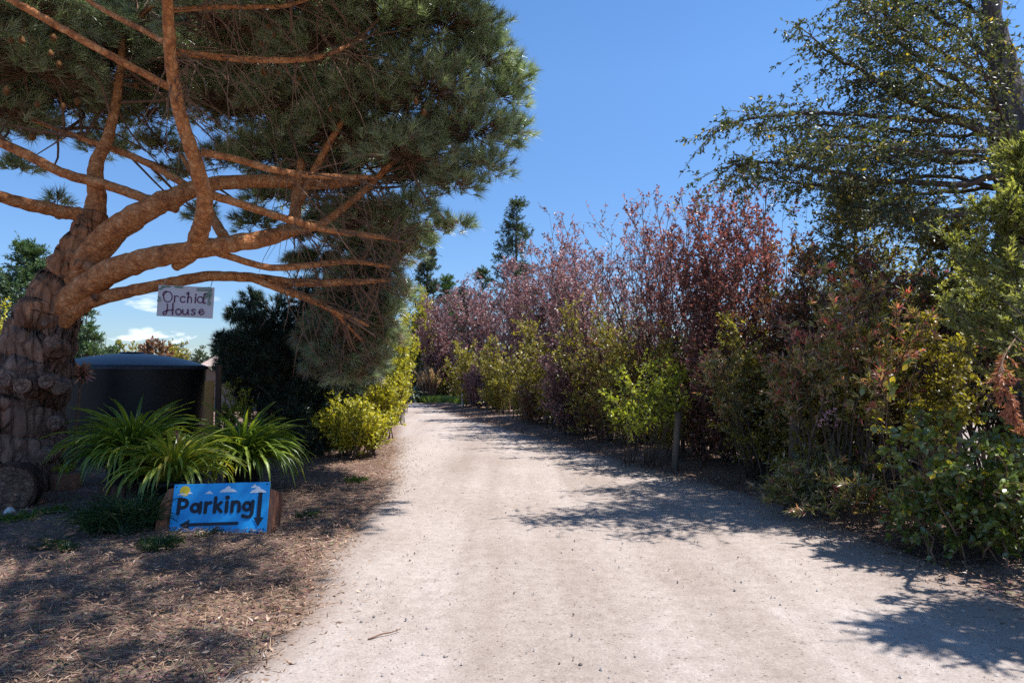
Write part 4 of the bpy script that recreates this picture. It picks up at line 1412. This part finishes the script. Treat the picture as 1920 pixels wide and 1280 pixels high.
for (y, mat, lb, ns, tpt, lpt) in plums:
    x = float(HB(y)) + .55
    px = 960 + 1280 * x / y
    zt_ = top_z(px, float(np.interp(px, [s[0] for s in SIL], [s[1] for s in SIL])), y)
    base = np.array([x, y, .05])
    st = stems_up(base, ns + 8, zt_ * 1.04, 1.3, .5, (-.25 + rng.normal(0, .1), rng.normal(0, .1)), wig=.06, hmin=.6)
    sc = 1.0 + max(0, (y - 14) * .03)
    w_, l_ = grow(st, tpt - 3, .8, lpt, .062 * sc, .036 * sc, tmin=.12, up=.65, out=.8, tw_r=.0055, stem_r=rng.uniform(.01, .024, ns + 8), sub=2, lspread=.8, taper=.45)
    plant('plum_tree', lb, 'tree', base, w_, l_, 'twig_dark', mat, 'purple leaved plum trees in the hedge')

# olive green understory of the hedge
under = [
    (29.0, 2.6, 'privet', 'far olive green hedge bush at the road bend'),
    (24.6, 2.7, 'privet', 'olive green hedge bush beside the white marker post'),
    (21.0, 2.8, 'privet', 'olive green hedge bush right of the white marker post'),
    (18.0, 2.7, 'privet', 'yellowish olive hedge bush under the airy mauve plum'),
    (15.6, 2.6, 'privet', 'olive hedge bush with pinkish shoots left of the lime bush'),
    (13.7, 2.3, 'privet', 'twiggy olive hedge bush left of the grey fence post'),
    (12.0, 2.0, 'privet', 'low olive hedge bush round the grey fence post'),
    (10.4, 2.1, 'privet', 'olive hedge bush between the two fence posts'),
]
under += [
    (27.0, 2.3, 'plum_mauve', 'low mauve bush mixed into the far green hedge'),
    (19.6, 2.2, 'plum_brown', 'low brownish bush in the green hedge under the far conifer'),
    (16.6, 2.0, 'plum_mauve', 'low dusty pink bush in the green hedge left of the lime bush'),
    (14.5, 2.3, 'plum_brown', 'low brown burgundy bush just left of the lime bush'),
    (11.2, 2.1, 'plum_copper', 'low burgundy bush between the two fence posts'),
    (9.4, 2.2, 'privet', 'low olive bush behind the thick brown fence post'),
]
for (y, h, mat, lb) in under:
    x = float(HB(y)) + .12
    base = np.array([x, y, .04])
    ns = 26
    st = stems_up(base, ns, h * (1.0 + .5 * rng.random()), 1.25, .75, wig=.07, hmin=.22)
    sc = 1.0 + max(0, (y - 14) * .03)
    w_, l_ = grow(st, 28, .55, 8, .056 * sc, .034 * sc, tmin=.05, up=.45, out=.9, tw_r=.005, stem_r=rng.uniform(.008, .02, ns), sub=2, taper=.4)
    plant('hedge_bush', lb, 'bush', base, w_, l_, 'twig_dark', mat, 'bushes along the foot of the hedge')

# lime bush
base = np.array([*P(1205, 700, 11.3)[:2], .05])
st = stems_up(base, 18, 1.9, .8, .4, hmin=.45)
w_, l_ = grow(st, 16, .5, 9, .065, .04, tmin=.45, up=.5, tw_r=.005, stem_r=.012)
plant('lime_bush', 'bright lime green bush glowing low in the hedge', 'bush', base, w_, l_, 'twig_dark', 'lime')

# dark bush mass behind, right
for (px, y, h, r, lb) in [(1700, 11.5, 4.1, 1.5, 'dense dark green bush behind the red tipped shrub'), (1850, 9.5, 3.0, 1.0, 'dense dark bush behind the big climbing tree trunk')]:
    base = np.array([(px - 960) / 1280 * y, y, 0.1])
    st = stems_up(base, 44, h, r, .8, hmin=.35)
    w_, l_ = grow(st, 24, .7, 12, .06, .036, tmin=.52, up=.4, tw_r=.006, stem_r=.02, sub=1)
    plant('dark_bush', lb, 'bush', base, w_, l_, 'twig_dark', 'small_green')

# red-tipped shrub with long narrow leaves
base = np.array([*P(1560, 800, 7.9)[:2], .05])
st = stems_up(base, 22, 2.75, 1.15, .4, (-.1, -.1), hmin=.6)
w_, l_ = grow(st, 16, .5, 15, .09, .019, tmin=.5, up=.35, out=.9, tw_r=.005, stem_r=.013, sub=1, lspread=.5, col_t=.5)
plant('red_tip_shrub', 'shrub with long narrow leaves and pinkish red tips right of the hedge', 'shrub', base, w_, l_, 'twig_dark', 'red_tip')
base = np.array([*P(1440, 800, 9.7)[:2], .05])
st = stems_up(base, 20, 2.0, .8, .4, (-.1, -.1), hmin=.5)
w_, l_ = grow(st, 18, .5, 14, .075, .017, tmin=.45, up=.35, out=.9, tw_r=.005, stem_r=.012, sub=1, lspread=.5, col_t=.3, rndb=-.12)
plant('narrow_leaf_shrub', 'yellowish narrow leaved shrub left of the red tipped shrub', 'shrub', base, w_, l_, 'twig_dark', 'red_tip')
base = np.array([*P(1690, 800, 8.0)[:2], .05])
st = stems_up(base, 22, 2.4, 1.0, .6, hmin=.5)
w_, l_ = grow(st, 20, .5, 9, .055, .034, tmin=.5, up=.4, out=.9, tw_r=.005, stem_r=.013, sub=2)
plant('hedge_bush', 'loose olive green bush right of the red tipped shrub', 'bush', base, w_, l_, 'twig_dark', 'privet', 'bushes along the foot of the hedge')
# low spreading shrub with narrow leaves by the road
base = np.array([*G(1600, 985)[:2], .05])
st = stems_up(base + [.3, .3, 0], 56, .72, 1.3, .9, hmin=.3)
w_, l_ = grow(st, 14, .34, 14, .085, .016, tmin=.2, up=.3, out=.9, tw_r=.004, stem_r=.008, lspread=.5)
plant('low_shrub', 'low brownish narrow leaved shrub spilling to the right road edge', 'shrub', base, w_, l_, 'twig_dark', 'red_tip')
# mauve flowers
base = np.array([*P(1545, 785, 7.6)[:2], .05])
st = stems_up(base, 5, 1.18, .15, .1, hmin=.85)
w_, l_ = grow(st, 5, .12, 6, .024, .02, tmin=.85, tw_r=.003, stem_r=.006)
plant('flowering_plant', 'small plant with mauve pink flowers low in the hedge', 'plant', base, w_, l_, 'twig_dark', 'mauve_flower')

# broad-leaved creeper at the right bottom corner
base = np.array([*G(1860, 1085)[:2], .03])
st = stems_up(base + [.35, .55, 0], 40, 1.35, .85, .6, (.0, -.1), hmin=.25)
w_, l_ = grow(st, 16, .42, 10, .06, .041, tmin=.1, up=.25, out=1., droop=.35, tw_r=.005, stem_r=.009, tpl=OVAL, lspread=.7)
plant('broad_leaved_bush', 'glossy broad leaved green bush at the lower right road edge', 'bush', base, w_, l_, 'twig', 'broad_green')
base = np.array([*P(1690, 830, 6.6)[:2], .05])
st = stems_up(base, 7, 1.75, .45, .3, hmin=.7)
w_, l_ = grow(st, 7, .4, 5, .075, .05, tmin=.3, up=.1, out=1., droop=.5, tw_r=.004, stem_r=.007, tpl=OVAL, rndb=.3)
plant('climbing_vine', 'thin climbing vine with yellowing oval leaves beside the broad leaved bush', 'vine', base, w_, l_, 'twig', 'broad_green')

# olive cypress and pale juniper on the right
conical(np.array([*P(1610, 700, 10.2)[:2], .1]), 4.2, 1.6, 75, 'olive_conifer', 'olive brown cypress spreading under the dark climbing tree', 'cypress_tree', twl=.5, leaf=(.055, .018), lv=34, tw=13, gap=.4, droop=.15, upb=.4)
conical(np.array([*P(1790, 700, 8.4)[:2], .1]), 3.2, 1.1, 48, 'olive_conifer', 'olive cypress with dark hollow right of the red tipped shrub', 'cypress_tree', twl=.5, leaf=(.055, .018), lv=34, tw=13, gap=.5, droop=.15, upb=.4)
conical(np.array([4.8, 6.2, .1]), 3.45, 1.35, 75, 'juniper', 'pale green juniper at the right edge with a dead orange branch', 'juniper_tree', twl=.4, leaf=(.05, .016), lv=48, tw=14, gap=.25, droop=.1, upb=.55)
conical(np.array([4.5, 4.4, .1]), 4.2, 1.15, 90, 'juniper', 'unseen pale green juniper added past the right edge to shade the road', 'juniper_tree', twl=.4, leaf=(.05, .016), lv=34, tw=12, gap=.2, droop=.1, upb=.55)  # out of view, added for the shadow band on the right road edge
base = np.array([*P(1885, 690, 5.15)[:2], 1.2])
pa = np.stack([catmull([np.array([4.6, 6.1, 2.0]), P(1900 - 6 * i, 640 + 8 * i, 5.35), P(1872 + 4 * i, 700, 5.1), P(1890 + 9 * i, 770 + 14 * i, 5.05)], 7) for i in range(4)])
w_, l_ = grow(pa, 12, .17, 22, .045, .010, tmin=.3, up=-.5, out=.6, tw_r=.003, stem_r=.007, lspread=.5)
plant('dead_branch', 'drooping dead orange brown conifer branch at the right edge', 'branch', base, w_, l_, 'twig', 'dead_orange')

# the tall dark tree at the right edge
TB = np.array([*P(1905, 700, 8.8)[:2], 0])
DT = thing('tall_tree', 'tall dark trunked tree draped with sparse yellow leaved vine at the right edge', 'tree', TB)
tp_, tr_ = limb_path([(1935, 960, 8.8, 105), (1925, 800, 8.8, 85), (1915, 600, 8.8, 74), (1905, 420, 8.8, 66), (1893, 260, 8.8, 58), (1880, 130, 8.8, 46), (1862, 30, 8.8, 36), (1850, -120, 8.8, 24), (1845, -260, 8.8, 10)], 50, .01)
rough_tube(tp_, tr_, 28, .2, 6).build('trunk', surf_mat('grey_bark', [(.3, (.06, .05, .045)), (.7, (.19, .165, .15))], scale=6, bump=.9, stretch=(1, 1, .3), dist=.03, voro=9), DT)
DL = [
    [(1895, 260, 8.8, 20), (1800, 225, 8.6, 15), (1700, 190, 8.3, 12), (1620, 135, 8.1, 9), (1560, 105, 8.0, 6), (1515, 62, 7.9, 3)],
    [(1895, 265, 8.8, 18), (1790, 232, 8.5, 14), (1690, 222, 8.2, 11), (1560, 212, 7.9, 9), (1450, 218, 7.7, 6), (1358, 232, 7.6, 3)],
    [(1900, 330, 8.8, 20), (1780, 345, 8.5, 15), (1650, 338, 8.2, 12), (1540, 318, 8.0, 9), (1440, 305, 7.8, 6), (1370, 310, 7.7, 3)],
    [(1895, 225, 8.8, 16), (1790, 150, 8.7, 12), (1700, 90, 8.6, 9), (1640, 40, 8.5, 6), (1600, -20, 8.4, 4)],
    [(1880, 140, 8.8, 14), (1800, 60, 8.8, 10), (1720, 10, 8.8, 8), (1640, -30, 8.8, 5)],
    [(1890, 240, 8.9, 12), (1800, 180, 9.3, 9), (1700, 120, 9.6, 7), (1600, 60, 9.9, 4)],
    [(1900, 300, 8.9, 14), (1760, 300, 9.3, 10), (1640, 265, 9.6, 8), (1520, 255, 9.8, 5)],
    [(1905, 370, 8.8, 16), (1800, 395, 8.5, 12), (1700, 400, 8.2, 9), (1600, 385, 8.0, 6)],
    [(1870, 60, 8.8, 12), (1800, 0, 8.8, 8), (1720, -50, 8.8, 5)],
    [(1895, 200, 8.8, 12), (1960, 130, 8.6, 9), (2040, 80, 8.4, 6)],
    [(1900, 300, 8.8, 14), (1990, 270, 8.5, 9), (2080, 250, 8.3, 6)],
    [(1895, 330, 8.6, 12), (1890, 250, 8.0, 8), (1850, 150, 7.6, 5), (1820, 60, 7.4, 3)],
    [(1895, 280, 8.8, 12), (1760, 285, 8.0, 9), (1640, 275, 7.4, 7), (1530, 270, 7.0, 4)],
    [(1897, 350, 8.8, 12), (1780, 360, 9.3, 9), (1660, 365, 9.8, 7), (1540, 350, 10.2, 4)],
    [(1900, 310, 8.8, 12), (1800, 290, 9.0, 9), (1690, 290, 9.1, 7), (1580, 300, 9.2, 5), (1480, 280, 9.2, 3)],
    [(1900, 360, 8.8, 12), (1760, 330, 9.0, 9), (1620, 350, 9.2, 7), (1500, 345, 9.3, 5), (1420, 330, 9.4, 3)],
    [(1895, 240, 8.8, 12), (1780, 255, 9.0, 9), (1650, 240, 9.2, 7), (1530, 235, 9.3, 5), (1440, 240, 9.3, 3)],
    [(1890, 200, 8.8, 12), (1780, 200, 8.3, 9), (1680, 160, 8.1, 7), (1600, 150, 7.9, 4)],
    [(1885, 160, 8.8, 12), (1790, 110, 8.3, 9), (1700, 60, 8.1, 7), (1640, 10, 7.9, 4)],
    [(1900, 360, 8.8, 12), (1830, 400, 8.0, 9), (1740, 400, 7.6, 7), (1660, 380, 7.4, 4)],
]
for i, lp in enumerate(DL):
    pa, ra = limb_path(lp, 22, .03)
    g = Geo()
    tubes(g, pa, ra * .8, 8)
    g.build('limb', 'twig_dark', DT)
paths = np.stack([limb_path(lp, 12, .02)[0] for lp in DL])
w_, l_ = grow(paths, 74, .8, 11, .055, .025, tmin=.2, up=.1, out=.9, droop=.35, tw_r=.005, stem_r=.006, sub=2, lspread=.8, taper=.35)
w_.build('twigs', 'twig_dark', DT)
l_.build('foliage', 'small_green', DT)

# fence posts in the hedge
for (px, py, h, w, mat, lb) in [(1265, 884, 1.0, .115, 'post_grey', 'grey round fence post standing clear of the hedge foot'),
                                (1489, 922, 1.25, .19, 'post_grey', 'thick brown fence post under the red tipped shrub')]:
    b = G(px, py)
    g = Geo()
    pa = np.stack([b + np.array([0.01 * i, 0, -.05 + h * i / 7]) for i in range(8)])
    g = rough_tube(pa, np.full(8, w / 2), 16, .10, 7)
    tag(g.build('fence_post', mat), lb, 'post', 'wooden posts along the hedge')
b = G(868, 766)
g = Geo()
box(g, (b[0], b[1], .33), .10, .10, .7, .2, .012)
tag(g.build('marker_post', 'white_paint'), 'short white marker post at the far right road edge', 'post')

# ------------------------------------------------------------------ left side, along the road
# golden-green shrubs along the left road edge
for (px, py, y, h, r, mat, lb, lv) in [
    (674, 850, 12.6, 1.15, .7, 'golden', 'low yellow green bush nearest the left road edge', 9),
    (706, 800, 15.8, 1.9, .8, 'golden', 'golden yellow bush at the left road edge under the pine skirt', 9),
    (736, 785, 20.5, 3.3, .75, 'golden', 'taller golden bush beyond the pine skirt', 9),
    (745, 770, 25.5, 4.7, 1.0, 'golden', 'tall golden bush halfway to the road bend', 9),
]:
    base = np.array([(px - 960) / 1280 * y, y, .04])
    st = stems_up(base, 34, h, r, .4, hmin=.45)
    w_, l_ = grow(st, 26, .36, lv, .065 + .001 * y, .03 + .0006 * y, tmin=.1, up=.4, out=.8, tw_r=.005, stem_r=.012, taper=.3)
    plant('golden_bush', lb, 'bush', base, w_, l_, 'twig_dark', mat, 'golden bushes along the left road edge')
# golden column conifer
y = 37
base = np.array([(790 - 960) / 1280 * y, y, 0])
st = stems_up(base, 60, top_z(790, 528, y), .95, .7, hmin=.5)
w_, l_ = grow(st, 34, .45, 12, .10, .055, tmin=.1, up=.6, out=.7, tw_r=.008, stem_r=.03, taper=.2)
plant('golden_cypress', 'rounded golden yellow cypress at the end of the road', 'tree', base, w_, l_, 'twig_dark', 'golden')
# dark tall conifers behind it
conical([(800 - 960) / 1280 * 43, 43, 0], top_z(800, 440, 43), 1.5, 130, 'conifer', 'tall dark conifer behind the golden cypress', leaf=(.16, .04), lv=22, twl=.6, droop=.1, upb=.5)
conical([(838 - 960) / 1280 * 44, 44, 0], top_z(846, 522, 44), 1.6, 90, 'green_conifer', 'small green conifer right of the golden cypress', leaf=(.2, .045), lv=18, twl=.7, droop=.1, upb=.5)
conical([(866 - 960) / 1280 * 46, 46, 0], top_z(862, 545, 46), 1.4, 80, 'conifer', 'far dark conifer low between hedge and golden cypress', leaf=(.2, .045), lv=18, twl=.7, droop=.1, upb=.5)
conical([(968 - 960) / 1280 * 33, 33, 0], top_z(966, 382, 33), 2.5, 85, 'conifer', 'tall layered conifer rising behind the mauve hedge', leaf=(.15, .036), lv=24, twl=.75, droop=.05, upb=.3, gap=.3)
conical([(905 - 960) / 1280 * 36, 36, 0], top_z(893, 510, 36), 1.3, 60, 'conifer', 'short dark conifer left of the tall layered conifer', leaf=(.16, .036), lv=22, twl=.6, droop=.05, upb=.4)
# dark closing bush at the bend
base = np.array([(775 - 960) / 1280 * 37, 38.5, 0])
st = stems_up(base, 40, 4.2, 2.4, 1.6, hmin=.4)
w_, l_ = grow(st, 30, .7, 9, .12, .07, tmin=.1, up=.4, tw_r=.01, stem_r=.03)
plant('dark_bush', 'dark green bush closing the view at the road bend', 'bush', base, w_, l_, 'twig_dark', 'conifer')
base = np.array([(800 - 960) / 1280 * 35.8, 35.8, 0])
st = stems_up(base, 30, 2.5, 1.3, 1.0, hmin=.4)
w_, l_ = grow(st, 26, .5, 9, .10, .06, tmin=.05, up=.4, tw_r=.008, stem_r=.02)
plant('dark_bush', 'low dark bush behind the plumed grass under the golden cypress', 'bush', base, w_, l_, 'twig_dark', 'conifer')
base = np.array([(846 - 960) / 1280 * 35, 35, 0])
st = stems_up(base, 30, 3.0, 1.2, 1.0, hmin=.4)
w_, l_ = grow(st, 26, .5, 9, .10, .06, tmin=.05, up=.4, tw_r=.008, stem_r=.02)
plant('hedge_bush', 'shaded olive bush filling the corner right of the plumed grass', 'bush', base, w_, l_, 'twig_dark', 'privet', 'bushes along the foot of the hedge')
base = np.array([-9.5, 41, 0])
st = stems_up(base, 40, 4.6, 2.4, 1.6, hmin=.4)
w_, l_ = grow(st, 30, .7, 9, .12, .07, tmin=.1, up=.4, tw_r=.01, stem_r=.03)
plant('dark_bush', 'dark bush behind the golden bushes left of the bend', 'bush', base, w_, l_, 'twig_dark', 'conifer')
# pampas grass, grey agave, bright grass verge
for (px, y, n, h, lb) in [(806, 34.4, 60, 1.9, 'beige plumed pampas grass clump at the road bend'), (776, 35.4, 34, 1.9, 'smaller beige plumed grass clump left at the bend')]:
    base = np.array([(px - 960) / 1280 * y, y, 0])
    t = thing('pampas_grass', lb, 'grass', base, 'plumed grasses at the bend')
    st = stems_up(base, n, h, .75, .3, hmin=.6)
    g = Geo()
    tubes(g, st, .012 * np.ones((n, 7)), 3)
    pl_ = Geo()
    q_ = n * 40
    si = np.repeat(np.arange(n), 40)
    lp_, ld_ = lerp_path(st[si], .7 + .3 * rng.random(q_))
    inst(pl_, LEAF, lp_, nrm(ld_ + rdir(q_) * .5), rdir(q_), .03, .16, rng.random(q_))
    g.build('stems', 'twig', t)
    pl_.build('plume', 'plume', t)
base = np.array([(772 - 960) / 1280 * 34.2, 34.2, 0])
t = thing('agave_plant', 'grey green spiky plant in front of the plumed grass', 'plant', base)
strap_plant(base, 90, 1.2, 0, .09, spread=.85).build('leaves', 'grey_leaf', t)
g = Geo()
n = 7000
x = rng.uniform(-7.5, -1.0, n)
y = np.interp(x, [-7.5, -3.5, -1.6], [36.2, 33.2, 30.0]) + np.abs(rng.normal(0, 1.2, n))
inst(g, LEAF, np.stack([x, y, np.zeros(n)], -1), nrm(np.stack([rng.normal(0, .35, n), rng.normal(0, .35, n), np.ones(n)], -1)), rdir(n), .03, .42, rng.random(n))
tag(g.build('grass_verge', 'grass_bright'), 'bright green grass along the verge at the road bend', kind='stuff')

# dark pine bush behind the tank and under the pine's skirt
DB = [(440, 650, 12.4, .32), (415, 632, 12.4, .16), (470, 610, 12.8, .36), (430, 690, 12.4, .3), (480, 680, 12.6, .4), (560, 780, 13.4, .9), (600, 830, 13.6, .6), (510, 660, 13.6, .7), (670, 660, 14, .8), (690, 570, 14, .7), (520, 600, 13.2, .55), (450, 640, 13.2, .35), (415, 650, 13.2, .2), (560, 680, 13.2, .85), (495, 720, 13.2, .7), (590, 770, 14, .85), (530, 800, 12.8, .7), (440, 690, 13.2, .4), (590, 560, 13.5, .6),
      (620, 780, 14.2, .7), (560, 840, 12.6, .5), (440, 585, 13.2, .22), (470, 560, 13.3, .25), (620, 700, 13.6, .9), (640, 620, 13.6, .8)]
base = np.array([*P(570, 800, 13.3)[:2], 0])
t = thing('pine_bush', 'dark blue green pine bush in the shade behind the strap leaved plants', 'bush', base)
nd_, tw_ = Geo(), Geo()
for (a, b, d, r) in DB:
    c = P(a, b, d)
    n = int(420 * (r / .8) ** 2) + 20
    dr = rdir(n)
    pos = c + dr * (r * (.4 + .6 * rng.random(n) ** .6))[:, None]
    tuft_geo(nd_, pos, nrm(dr + [0, 0, .4]), 44, .13, .009, rng.random(n), 8, 80, back=.1)
    st0 = c + dr * r * .15
    pa = np.stack([st0, (st0 + pos) / 2 + rdir(n) * .03, pos], 1)
    tubes(tw_, pa, np.full((n, 3), .006), 3)
    m_ = catmull([base + [0, 0, .3], (base + [0, 0, .3] + c) / 2 + [0, 0, .2], c], 8)
    tubes(tw_, m_, np.linspace(.05, .015, 8), 6)
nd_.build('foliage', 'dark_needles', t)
tw_.build('stems', 'twig_dark', t)
# sunlit bush behind the plank
base = np.array([*P(440, 760, 12.3)[:2], 0])
st = stems_up(base, 20, 1.45, .35, .25, hmin=.5)
w_, l_ = grow(st, 16, .28, 10, .05, .03, tmin=.15, tw_r=.004, stem_r=.01)
plant('lime_bush', 'sunlit yellow green bush behind the thin dark post', 'bush', base, w_, l_, 'twig_dark', 'lime')
# pinkish succulent at the trunk
c = P(152, 700, 9.6)
t = thing('pink_succulent', 'pink leaved rosette plant beside the pine trunk before the tank', 'plant', (c[0], c[1], 0))
g = Geo()
inst(g, LEAF, np.repeat((c)[None], 130, 0) + rdir(130) * .06, nrm(rdir(130) + [0, 0, .3]), rdir(130), .04, .15, rng.random(130))
g.build('leaves', 'pink_leaf', t)
g = Geo()
tubes(g, np.stack([np.array([c[0] - .1, c[1], 0]), np.array([c[0] - .05, c[1], .8]), c]), np.array([.03, .025, .02]), 8)
g.build('stem', 'twig', t)

# trees far left
conical([(45 - 960) / 1280 * 21, 21, 0], top_z(60, 470, 21), 2.2, 110, 'green_conifer', 'green conifer behind the pine trunk at the left edge', leaf=(.13, .03), lv=26, twl=.6, droop=.0, upb=.5, gap=.25)
conical([(100 - 960) / 1280 * 23, 23, 0], top_z(105, 500, 23), 1.3, 60, 'green_conifer', 'smaller green conifer just left of the leaning trunk', leaf=(.13, .03), lv=26, twl=.5, droop=.0, upb=.5)
base = np.array([(15 - 960) / 1280 * 14, 14, 0])
st = stems_up(base, 30, top_z(20, 545, 14), .8, .5, hmin=.55)
w_, l_ = grow(st, 24, .5, 9, .07, .035, tmin=.4, up=.4, tw_r=.006, stem_r=.02, rndb=.2)
plant('yellow_bush', 'yellow leaved bush left of the pine trunk', 'bush', base, w_, l_, 'twig_dark', 'golden')
base = np.array([(-10 - 960) / 1280 * 12, 12, 0])
st = stems_up(base, 34, 2.1, .9, .6, hmin=.5)
w_, l_ = grow(st, 24, .5, 9, .06, .03, tmin=.1, up=.4, tw_r=.006, stem_r=.02)
plant('dark_bush', 'dark bush under the yellow bush at the left edge', 'bush', base, w_, l_, 'twig_dark', 'conifer')
conical([(160 - 960) / 1280 * 20, 20, 0], top_z(158, 590, 20), .7, 40, 'green_conifer', 'slim conifer seen right of the trunk above the tank', leaf=(.12, .03), lv=20, twl=.4)

# distant tree line beyond the tank and behind the hedge
for i, (px, py, y, r, mat) in enumerate([(190, 628, 60, 2.2, 'green_conifer'), (230, 634, 64, 2.4, 'privet'), (288, 629, 55, 1.6, 'plum_brown'), (318, 632, 58, 1.9, 'privet'), (345, 640, 62, 2.4, 'conifer'), (160, 632, 62, 2.2, 'conifer'), (420, 640, 64, 3, 'conifer')]):
    base = np.array([(px - 960) / 1280 * y, y, 0])
    h = top_z(px, py, y)
    st = stems_up(base, 24, h, r, .6, hmin=.55)
    w_, l_ = grow(st, 20, .9, 7, .25, .16, tmin=.2, tw_r=.02, stem_r=.06)
    lb = ['feathery green tree on the far skyline above the tank', 'thin olive tree on the far skyline above the tank', 'reddish brown tree on the far skyline under the hanging sign', 'olive tree on the far skyline beside the reddish one',
          'dark tree on the far skyline left of the tiled roof', 'dark tree on the far skyline right beside the pine trunk', 'dark wide tree on the far skyline behind the tiled roof'][i]
    plant('distant_tree', lb, 'tree', base, w_, l_, 'twig_dark', mat, 'trees on the far skyline')
for i, (x, y, h, r, mat) in enumerate([(9, 27, 3.2, 2.6, 'conifer'), (14, 30, 4.0, 3, 'conifer'), (5.5, 33, 4.2, 2.6, 'privet'), (20, 27, 4.6, 3.2, 'conifer'), (2, 38, 4.6, 3, 'conifer'), (18, 19, 4.4, 2.8, 'conifer'), (25, 22, 5, 3.2, 'conifer')]):
    base = np.array([x, y, 0.15])
    st = stems_up(base, 40, h, r, 1.2, hmin=.4)
    w_, l_ = grow(st, 26, .8, 9, .14, .08, tmin=.15, tw_r=.012, stem_r=.04)
    lb = ['dark bush across the gravel lot behind the copper plums', 'broad dark tree across the gravel lot', 'olive tree behind the mauve plums', 'dark tree at the far side of the gravel lot', 'dark tree far behind the hedge near the bend',
          'dark tree right beyond the gravel lot', 'farthest right dark tree beyond the gravel lot'][i]
    plant('background_tree', lb, 'tree', base, w_, l_, 'twig_dark', mat, 'trees behind the hedge')

# ------------------------------------------------------------------ light, sky, camera
SUN_DIR = nrm(np.array([.50, .06, 1.0]))
el_ = math.asin(SUN_DIR[2])
az = math.atan2(SUN_DIR[0], SUN_DIR[1])
sd = bpy.data.lights.new('sun', 'SUN')
sd.energy = 5.0
sd.angle = R(0.53)
sd.color = (1.0, .97, .93)
so = bpy.data.objects.new('sun', sd)
so.rotation_euler = Vector(SUN_DIR).to_track_quat('Z', 'Y').to_euler()
so.location = (10, 8, 30)
C.objects.link(so)

w = bpy.data.worlds.new('World')
bpy.context.scene.world = w
w.use_nodes = True
nt = w.node_tree
nt.nodes.clear()
sk = N(nt, 'ShaderNodeTexSky', sky_type='NISHITA', sun_disc=False, sun_elevation=el_, sun_rotation=az, altitude=0, air_density=1.0, dust_density=0.0, ozone_density=3.0)
tc = N(nt, 'ShaderNodeTexCoord')
# a few small fair-weather clouds low on the horizon to the north-west
mp = N(nt, 'ShaderNodeMapping')
mp.inputs['Scale'].default_value = (1, 1, 3.2)
L(nt, tc.outputs['Generated'], mp.inputs[0])
cn = N(nt, 'ShaderNodeTexNoise', i_Scale=13, i_Detail=5, i_Roughness=.55)
L(nt, mp.outputs[0], cn.inputs['Vector'])
cr = ramp(nt, [(.56, (0, 0, 0)), (.66, (1, 1, 1))], cn.outputs['Fac'])
sx = N(nt, 'ShaderNodeSeparateXYZ')
L(nt, tc.outputs['Generated'], sx.inputs[0])
HZL = sx.outputs['Z']
band0 = ramp(nt, [(0.0, (1, 1, 1)), (.07, (1, 1, 1)), (.11, (0, 0, 0))], sx.outputs['Z'])
west = N(nt, 'ShaderNodeMath', operation='LESS_THAN')
L(nt, sx.outputs['X'], west.inputs[0])
west.inputs[1].default_value = -.3
band = N(nt, 'ShaderNodeMix', data_type='RGBA', blend_type='MULTIPLY')
band.inputs[0].default_value = 1
L(nt, band0.outputs[0], band.inputs[6])
L(nt, west.outputs[0], band.inputs[7])
mu = N(nt, 'ShaderNodeMath', operation='MULTIPLY')
L(nt, cr.outputs[0], mu.inputs[0])
L(nt, band.outputs[2], mu.inputs[1])
cm = N(nt, 'ShaderNodeMix', data_type='RGBA')
L(nt, mu.outputs[0], cm.inputs[0])
hs = N(nt, 'ShaderNodeHueSaturation')
hs.inputs['Saturation'].default_value = 1.17
tn = N(nt, 'ShaderNodeMix', data_type='RGBA', blend_type='MULTIPLY')
tn.inputs[0].default_value = 1
tn.inputs[7].default_value = (1.0, .985, 1.02, 1)
L(nt, sk.outputs[0], tn.inputs[6])
L(nt, tn.outputs[2], hs.inputs['Color'])
hz = ramp(nt, [(0.0, (.40, .48, .60)), (.12, (.60, .68, .79)), (.4, (1, 1, 1))], None)
hm = N(nt, 'ShaderNodeMix', data_type='RGBA', blend_type='MULTIPLY')
hm.inputs[0].default_value = 1
L(nt, hs.outputs[0], hm.inputs[6])
L(nt, hz.outputs[0], hm.inputs[7])
HZ = hz
L(nt, hm.outputs[2], cm.inputs[6])
cm.inputs[7].default_value = (7.5, 7.8, 8.2, 1)
L(nt, HZL, HZ.inputs[0])
bg = N(nt, 'ShaderNodeBackground', i_Strength=.117)
L(nt, cm.outputs[2], bg.inputs[0])
ow = N(nt, 'ShaderNodeOutputWorld')
L(nt, bg.outputs[0], ow.inputs[0])

cd = bpy.data.cameras.new('camera')
cd.lens = 24
cd.sensor_width = 36
cd.clip_end = 6000
co = bpy.data.objects.new('camera', cd)
co.location = (0, 0, EYE)
co.rotation_euler = (math.pi / 2 + PITCH, 0, 0)
C.objects.link(co)
sc = bpy.context.scene
sc.camera = co
sc.render.engine = 'CYCLES'
sc.view_settings.view_transform = 'Standard'
sc.view_settings.look = 'None'
sc.view_settings.gamma = 1
sc.view_settings.exposure = 0.7
sc.cycles.max_bounces = 8
sc.cycles.diffuse_bounces = 6
sc.cycles.glossy_bounces = 2
sc.cycles.transmission_bounces = 4
sc.cycles.use_denoising = False
for o in bpy.data.objects:
    if '_RNA_UI' in o:
        del o['_RNA_UI']
